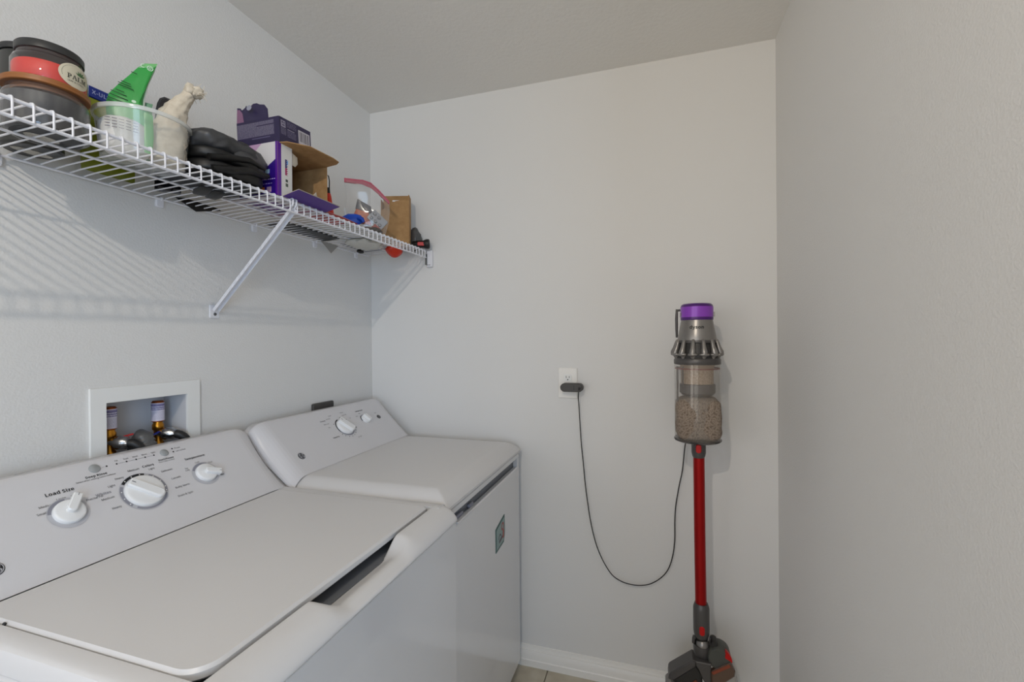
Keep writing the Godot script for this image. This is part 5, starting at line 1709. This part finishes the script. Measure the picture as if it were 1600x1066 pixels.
	# dark purple box on top
	yb = dy(0.75) + 0.149
	t = thing("snack_box", "dark purple printed box with a torn-up lid on top of the open carton", "box", Vector3(0.225, yb, 0.783))
	var R := Transform3D(Basis(Vector3.RIGHT, deg_to_rad(3.2)), Vector3(0.300, yb, 0.842))   # corner nearest the room
	var bw := 0.148; var bd := 0.117; var bh := 0.0685
	var navy := mat(Color(0.15, 0.11, 0.27), 0.42)
	m = M()
	m.xf = R
	m.box(Vector3(-bw / 2, bh / 2, -bd / 2), Vector3(bw, bh, bd), 0.0015)
	obj("box_body", m, navy, t)
	im = Image.create(256, 128, false, Image.FORMAT_RGB8)
	im.fill(Color(0.15, 0.11, 0.27))
	im.fill_rect(Rect2i(0, 12, 226, 74), Color(0.30, 0.27, 0.38))
	fine_print(im, Rect2i(4, 14, 220, 70), 6, Color(0.50, 0.48, 0.55), 4)
	im.fill_rect(Rect2i(120, 30, 110, 5), Color(0.15, 0.11, 0.27))
	im.fill_rect(Rect2i(90, 92, 110, 5), Color(0.36, 0.33, 0.46))
	m = M()
	m.xf = R
	m.quad(Vector3(-bw, 0, 0.0006), Vector3(0, 0, 0.0006), Vector3(0, bh, 0.0006), Vector3(-bw, bh, 0.0006))
	obj("printed_side", m, print_face(im), t)
	im = Image.create(256, 150, false, Image.FORMAT_RGB8)
	im.fill(Color(0.15, 0.11, 0.27))
	im.fill_rect(Rect2i(12, 16, 36, 40), Color(0.55, 0.53, 0.60))
	for q in [[20, 22, 8, 10], [34, 24, 7, 8], [22, 40, 18, 6]]: im.fill_rect(Rect2i(q[0], q[1], q[2], q[3]), Color(0.15, 0.11, 0.27))
	fine_print(im, Rect2i(12, 62, 38, 40), 8, Color(0.50, 0.48, 0.56), 6)
	fine_print(im, Rect2i(60, 12, 74, 34), 7, Color(0.48, 0.46, 0.55), 7)
	im.fill_rect(Rect2i(62, 56, 56, 4), Color(0.62, 0.60, 0.66))
	fine_print(im, Rect2i(60, 66, 70, 44), 8, Color(0.46, 0.44, 0.54), 9)
	im.fill_rect(Rect2i(150, 26, 96, 84), Color(0.74, 0.72, 0.74))
	var rng := RandomNumberGenerator.new()
	rng.seed = 2
	var bx := 162
	while bx < 236:
		var w := rng.randi_range(2, 5)
		im.fill_rect(Rect2i(bx, 34, w, 60), Color(0.22, 0.20, 0.26))
		bx += w + rng.randi_range(2, 5)
	m = M()
	m.xf = R
	m.quad(Vector3(0.0006, 0, 0), Vector3(0.0006, 0, -bd), Vector3(0.0006, bh, -bd), Vector3(0.0006, bh, 0))
	obj("printed_end", m, print_face(im), t)
	m = M()
	m.xf = R
	m.prism(PackedVector2Array([Vector2(-0.147, -0.004), Vector2(-0.147, 0.026), Vector2(-0.150, 0.050), Vector2(-0.138, 0.047), Vector2(-0.132, 0.040), Vector2(-0.121, 0.046), Vector2(-0.117, 0.052), Vector2(-0.114, 0.045), Vector2(-0.104, 0.046), Vector2(-0.092, 0.053), Vector2(-0.080, 0.053), Vector2(-0.068, 0.047), Vector2(-0.052, 0.044), Vector2(-0.040, 0.030), Vector2(-0.034, -0.004)]), Transform3D(Basis(Vector3.RIGHT, deg_to_rad(-8)), Vector3(-0.004, bh - 0.002, -0.004)), 0.0015)
	var tl := obj("torn_lid", m, navy, t)
	m = M()
	m.xf = R
	m.prism(PackedVector2Array([Vector2(-0.146, 0.0), Vector2(-0.149, 0.044), Vector2(-0.138, 0.042), Vector2(-0.128, 0.030), Vector2(-0.120, 0.0)]), Transform3D(Basis(Vector3.RIGHT, deg_to_rad(-8)), Vector3(-0.004, bh - 0.002, -0.0024)), 0.0006)
	obj("printed_corner", m, mat(Color(0.52, 0.36, 0.48), 0.5), tl)
	m = M()
	m.xf = R
	m.prism(oval(0.0085, 0.0075, 16), Transform3D(Basis(Vector3.RIGHT, deg_to_rad(-8)), Vector3(-0.097, bh + 0.034, 0.0035)), 0.0006)
	obj("round_logo", m, mat(Color(0.60, 0.60, 0.66), 0.5), tl)

func shelf_right():
	var t: Node3D
	var m: MB
	var o: MeshInstance3D
	# red-orange pouch lying flat under the flap
	base = Vector3(0.25, dy(0.66), 0.66)
	m = M()
	m.pillow([Vector2(-0.075, -0.045), Vector2(0.01, -0.050), Vector2(0.078, -0.046), Vector2(0.082, 0.04), Vector2(0.0, 0.052), Vector2(-0.078, 0.045)], Transform3D(Basis(Vector3(0, 0, -1), Vector3(-1, 0, 0), Vector3.UP), Vector3(0.245, dy(0.62) + 0.009, 0.57)), 0.018, 6, 0.003, 5)
	o = obj("red_pouch", m, mat(Color(0.66, 0.12, 0.07), 0.35), null)
	tag(o, "flat red-orange pouch lying on the wires beside the carton's flap", "pouch")
	# orange-handled tool
	base = Vector3(0.20, dy(0.525), 0.525)
	t = thing("utility_lighter", "orange-handled lighter with a black tip standing behind the open carton", "lighter", base)
	var y := base.y
	m = M()
	m.tube([Vector3(0.205, y + 0.002, 0.524), Vector3(0.203, y + 0.03, 0.525), Vector3(0.200, y + 0.075, 0.527), Vector3(0.199, y + 0.100, 0.528), Vector3(0.198, y + 0.112, 0.528)], [0.0125, 0.0125, 0.0105, 0.0085, 0.0065], 14)
	obj("handle", m, mat(Color(0.80, 0.16, 0.06), 0.4), t)
	m = M()
	m.tube([Vector3(0.198, y + 0.110, 0.528), Vector3(0.198, y + 0.132, 0.529)], [0.0062, 0.0050], 10)
	m.tube([Vector3(0.198, y + 0.130, 0.524), Vector3(0.198, y + 0.158, 0.5235), Vector3(0.198, y + 0.172, 0.527), Vector3(0.198, y + 0.174, 0.531)], 0.0019, 8)
	obj("black_tip", m, mt.black, t)
	# white sheets and the dark folder lying on the wires
	var paper := mat(Color(0.82, 0.81, 0.78), 0.8)
	base = Vector3(0.13, dy(0.40), 0.42)
	m = M()
	m.prism(PackedVector2Array([Vector2(-0.165, -0.125), Vector2(0.11, -0.115), Vector2(0.125, 0.115), Vector2(-0.14, 0.130)]), Transform3D(Basis(Vector3(0, 0, -1), Vector3(-1, 0, 0), Vector3.UP), Vector3(0.165, dy(0.42) + 0.0005, 0.43)), 0.003)
	o = obj("paper_sheets", m, paper, null)
	tag(o, "loose white paper sheets lying flat under the zip bag", "paper")
	base = Vector3(0.07, dy(0.5), 0.52)
	m = M()
	m.prism(PackedVector2Array([Vector2(-0.14, -0.045), Vector2(0.13, -0.05), Vector2(0.15, 0.035), Vector2(-0.13, 0.040)]), Transform3D(Basis(Vector3(0, 0, -1), Vector3(-1, 0, 0), Vector3.UP), Vector3(0.066, dy(0.52) - 0.0052, 0.50)), 0.0045, 0.001)
	o = obj("black_folder", m, mt.black, null)
	tag(o, "flat black folder at the wall edge of the wire deck", "folder")
	base = Vector3(0.03, dy(0.3) - 0.03, 0.30)
	m = M()
	m.prism(PackedVector2Array([Vector2(-0.05, 0.0), Vector2(0.055, -0.002), Vector2(0.005, -0.042)]), Transform3D(Basis(Vector3(0, 0, -1), Vector3(-0.12, 0.98, 0).normalized(), Vector3(0.98, 0.12, 0).normalized()), Vector3(0.030, dy(0.3) - 0.006, 0.325)), 0.0012)
	o = obj("paper_corner", m, mat(Color(0.62, 0.61, 0.59), 0.8), null)
	tag(o, "grey-white paper corner poking down through the wires near the wall", "paper")
	base = Vector3(0.17, dy(0.28) - 0.03, 0.28)
	m = M()
	m.blob(Vector3(0.165, dy(0.28) - 0.014, 0.285), Vector3(0.055, 0.016, 0.075), 2.4, 0.30, 26.0, 14, 40)
	o = obj("white_film_bag", m, mat(Color(0.76, 0.75, 0.72), 0.45), null)
	tag(o, "crumpled white plastic film bag sagging beneath the wires", "plastic bag")
	base = Vector3(0.20, dy(0.1) - 0.03, 0.11)
	m = M()
	m.blob(Vector3(0.196, dy(0.1) - 0.006, 0.112), Vector3(0.036, 0.034, 0.046), 1.6, 0.12, 20.0, 6, 32)
	o = obj("orange_bag", m, mat(Color(0.78, 0.17, 0.03), 0.45), null)
	tag(o, "bright orange plastic bag sagging through the wires near the shelf end", "plastic bag")
	base = Vector3(0.06, dy(0.12) - 0.012, 0.12)
	m = M()
	m.blob(Vector3(0.050, dy(0.12) - 0.012, 0.150), Vector3(0.010, 0.008, 0.022), 2.0, 0.2, 30.0, 6, 16)
	o = obj("black_tie", m, mt.black, null)
	tag(o, "small black twist of strap hanging under the wires at the back", "strap")
	base = Vector3(0.06, dy(0.1), 0.10)
	m = M()
	m.prism(PackedVector2Array([Vector2(-0.12, -0.055), Vector2(0.05, -0.05), Vector2(0.06, 0.05), Vector2(-0.11, 0.05)]), Transform3D(Basis(Vector3(0, 0, -1), Vector3(-1, 0, 0), Vector3.UP), Vector3(0.075, dy(0.1) + 0.0005, 0.14)), 0.004, 0.001)
	o = obj("grey_folder", m, mat(Color(0.34, 0.33, 0.33), 0.6), null)
	tag(o, "flat dark grey folder on the wires at the far end", "folder")
	zip_bag()
	# brown carton at the far end
	var yb := dy(0.13) + 0.004
	t = thing("brown_carton", "tall plain brown cardboard box standing open beside the zip bag", "carton", Vector3(0.215, yb, 0.13))
	var cf := Transform3D(Basis(Vector3(0.92, 0, -0.39).normalized(), Vector3.UP, Vector3(0.39, 0, 0.92).normalized()), Vector3(0.218, yb, 0.140))
	m = M()
	var w := 0.118; var h := 0.235
	m.prism(PackedVector2Array([Vector2(-w / 2, 0), Vector2(w / 2, 0), Vector2(w / 2, h - 0.014), Vector2(w / 2 - 0.012, h - 0.002), Vector2(-w / 2, h - 0.006)]), cf * Transform3D(Basis.IDENTITY, Vector3(0, 0, -0.062)), 0.003)
	var bk := obj("back_panel", m, mt.card, t)
	m = M()
	m = M()
	m.xf = cf
	m.box(Vector3(-0.002, h - 0.026, -0.0585), Vector3(0.036, 0.006, 0.001))
	obj("slot", m, mt.white, bk)
	m = M()
	m.xf = cf
	m.box(Vector3(w / 2 - 0.0015, h / 2 - 0.008, -0.030), Vector3(0.003, h - 0.016, 0.060))
	m.box(Vector3(-w / 2 + 0.0015, h / 2 - 0.02, -0.030), Vector3(0.003, h - 0.04, 0.060))
	obj("side_panel", m, mt.card, t)
	m = M()
	m.prism(PackedVector2Array([Vector2(-w / 2, 0), Vector2(w / 2, 0), Vector2(w / 2, h - 0.040), Vector2(-0.010, h - 0.052), Vector2(-0.018, h - 0.066), Vector2(-w / 2, h - 0.085)]), cf * Transform3D(Basis.IDENTITY, Vector3(0, 0, -0.002)), 0.003)
	obj("front_panel", m, mt.card, t)
	m = M()
	m.prism(PackedVector2Array([Vector2(-0.012, 0.02), Vector2(w / 2 - 0.004, 0.004), Vector2(w / 2 - 0.006, h - 0.035), Vector2(0.000, h - 0.045)]), cf * Transform3D(Basis(Vector3.RIGHT, -0.02), Vector3(0, 0, 0.002)), 0.003)
	obj("loose_flap", m, mt.card, t)
	# grey crumple and torch
	base = Vector3(0.272, dy(0.04), 0.045)
	m = M()
	m.blob(base + Vector3(-0.010, 0.048, 0.0), Vector3(0.022, 0.048, 0.030), 2.2, 0.35, 30.0, 16, 40)
	o = obj("grey_plastic_bag", m, mat(Color(0.30, 0.30, 0.30), 0.4), null)
	tag(o, "crumpled dark grey plastic bag squeezed between brown box and far wall", "plastic bag")
	var c := Vector3(0.300, dy(0.05) + 0.022, 0.050)
	t = thing("flashlight", "short black flashlight with a red panel at the far end of the shelf", "flashlight", c)
	var q := Basis(Quaternion(Vector3.UP, Vector3(0.93, 0.05, -0.36).normalized()))
	m = M()
	m.lathe(c - q.y * 0.045, [Vector2(0, 0), Vector2(0.014, 0), Vector2(0.0165, 0.004), Vector2(0.0165, 0.048), Vector2(0.020, 0.058), Vector2(0.021, 0.064), Vector2(0.021, 0.072), Vector2(0.018, 0.075), Vector2(0, 0.074)], 24, q)
	obj("barrel", m, mt.black, t)
	m = M()
	var ff := facing(c)
	m.prism(rounded(0.030, 0.016, 0.005), ff * Transform3D(Basis.IDENTITY, Vector3(-0.008, -0.002, 0.0125)), 0.005, 0.001)
	obj("red_panel", m, mt.red, t)

func zip_bag():
	var b := Vector3(0.20, dy(0.30) + 0.004, 0.30)
	var t := thing("zip_bag", "clear zip bag with a pink zipper full of small packets", "plastic bag", b)
	var fr := facing(b)
	var out := [Vector2(-0.090, 0.206), Vector2(-0.0853, 0.228), Vector2(-0.0477, 0.226), Vector2(-0.0239, 0.228), Vector2(0.0096, 0.217), Vector2(0.0336, 0.195), Vector2(0.0774, 0.152), Vector2(0.0800, 0.110), Vector2(0.0740, 0.060), Vector2(0.060, 0.012), Vector2(0.030, 0.001), Vector2(-0.04, 0.001), Vector2(-0.085, 0.006), Vector2(-0.098, 0.05), Vector2(-0.090, 0.11), Vector2(-0.080, 0.155)]
	var m := M()
	m.pillow(out, fr, 0.075, 7, 0.006, 13, Vector2(0.0, 0.09))
	obj("bag_film", m, clear(Color(0.92, 0.91, 0.90), 0.07, 0.10), t)
	m = M()
	var pink := mat(Color(0.68, 0.25, 0.34), 0.4)
	var path := [Vector2(-0.0895, 0.220), Vector2(-0.0477, 0.2185), Vector2(-0.0239, 0.2175), Vector2(0.0096, 0.207), Vector2(0.0400, 0.182), Vector2(0.0774, 0.146)]
	var wid := [0.015, 0.016, 0.018, 0.021, 0.019, 0.012]
	for i in path.size() - 1:
		for s in [0.0, 1.0]:
			var off: float = s * 0.005 * sin(PI * (i + 0.5) / 5.0)
			var p0: Vector2 = path[i]
			var p1: Vector2 = path[i + 1]
			var e := (p1 - p0).normalized() * 0.001
			var pl := PackedVector2Array([p0 - e + Vector2(0, off - wid[i] / 2), p1 + e + Vector2(0, off - wid[i + 1] / 2), p1 + e + Vector2(0, off + wid[i + 1] / 2), p0 - e + Vector2(0, off + wid[i] / 2)])
			m.prism(pl, fr * Transform3D(Basis.IDENTITY, Vector3(0, 0, 0.004 - s * 0.012)), 0.0025)
	obj("pink_zipper", m, pink, t)
	m = M()
	m.prism(PackedVector2Array([Vector2(-0.068, 0.060), Vector2(-0.044, 0.120), Vector2(-0.002, 0.105), Vector2(0.010, 0.050)]), fr * Transform3D(Basis.IDENTITY, Vector3(0, 0, -0.004)), 0.010, 0.002)
	obj("orange_packet", m, mat(Color(0.72, 0.33, 0.11), 0.5), t)
	m = M()
	m.prism(PackedVector2Array([Vector2(-0.050, 0.112), Vector2(-0.042, 0.150), Vector2(0.008, 0.124), Vector2(0.012, 0.096)]), fr * Transform3D(Basis.IDENTITY, Vector3(0, 0, -0.003)), 0.012, 0.002)
	obj("grey_packet", m, mat(Color(0.27, 0.27, 0.29), 0.5), t)
	m = M()
	var bl := fr * Transform3D(Basis(Vector3.BACK, -0.75), Vector3(0.032, 0.070, 0.016))
	m.prism(rounded(0.070, 0.046, 0.006), bl, 0.004, 0.001)
	for k in 5:
		m.xf = bl
		m.blob(Vector3(-0.022 + (k % 3) * 0.021, -0.010 + (k / 3) * 0.020, 0.004), Vector3(0.008, 0.0065, 0.005), 2.0, 0, 1, 1, 14)
	m.xf = Transform3D.IDENTITY
	obj("blister_packet", m, mat(Color(0.55, 0.55, 0.56), 0.3, 0.3), t)
	m = M()
	m.prism(rounded(0.028, 0.024, 0.002), bl * Transform3D(Basis.IDENTITY, Vector3(0.018, -0.030, 0.004)), 0.003, 0.0005)
	obj("red_label", m, mat(Color(0.60, 0.22, 0.17), 0.5), t)
	m = M()
	m.blob(fr * Vector3(-0.01, 0.022, 0.0), Vector3(0.060, 0.020, 0.022), 2.4, 0.35, 30.0, 8, 36)
	obj("small_parts", m, mat(Color(0.34, 0.31, 0.29), 0.5), t)
	m = M()
	m.bar(fr * Vector3(-0.083, 0.064, 0.020), fr * Vector3(-0.090, 0.108, 0.016), 0.005, 0.005, Vector3.UP, 0.001)
	obj("white_stick", m, mt.white, t)
	t = thing("blue_glove", "bright blue rubber glove lying in front of the zip bag", "glove", fr * Vector3(-0.066, 0.010, 0.034))
	m = M()
	var gf := fr * Transform3D(Basis.IDENTITY, Vector3(0, 0.008, 0.040))
	m.pillow([Vector2(-0.108, 0.036), Vector2(-0.100, 0.058), Vector2(-0.076, 0.072), Vector2(-0.050, 0.074), Vector2(-0.030, 0.070), Vector2(-0.018, 0.056), Vector2(-0.022, 0.042), Vector2(-0.036, 0.034), Vector2(-0.046, 0.002), Vector2(-0.090, 0.002)], gf, 0.026, 6, 0.004, 2)
	m.tube([gf * Vector3(-0.040, 0.056, 0.012), gf * Vector3(-0.024, 0.050, 0.016), gf * Vector3(-0.020, 0.040, 0.014)], [0.008, 0.009, 0.006], 10)
	obj("glove_skin", m, mat(Color(0.06, 0.29, 0.74), 0.45), t)
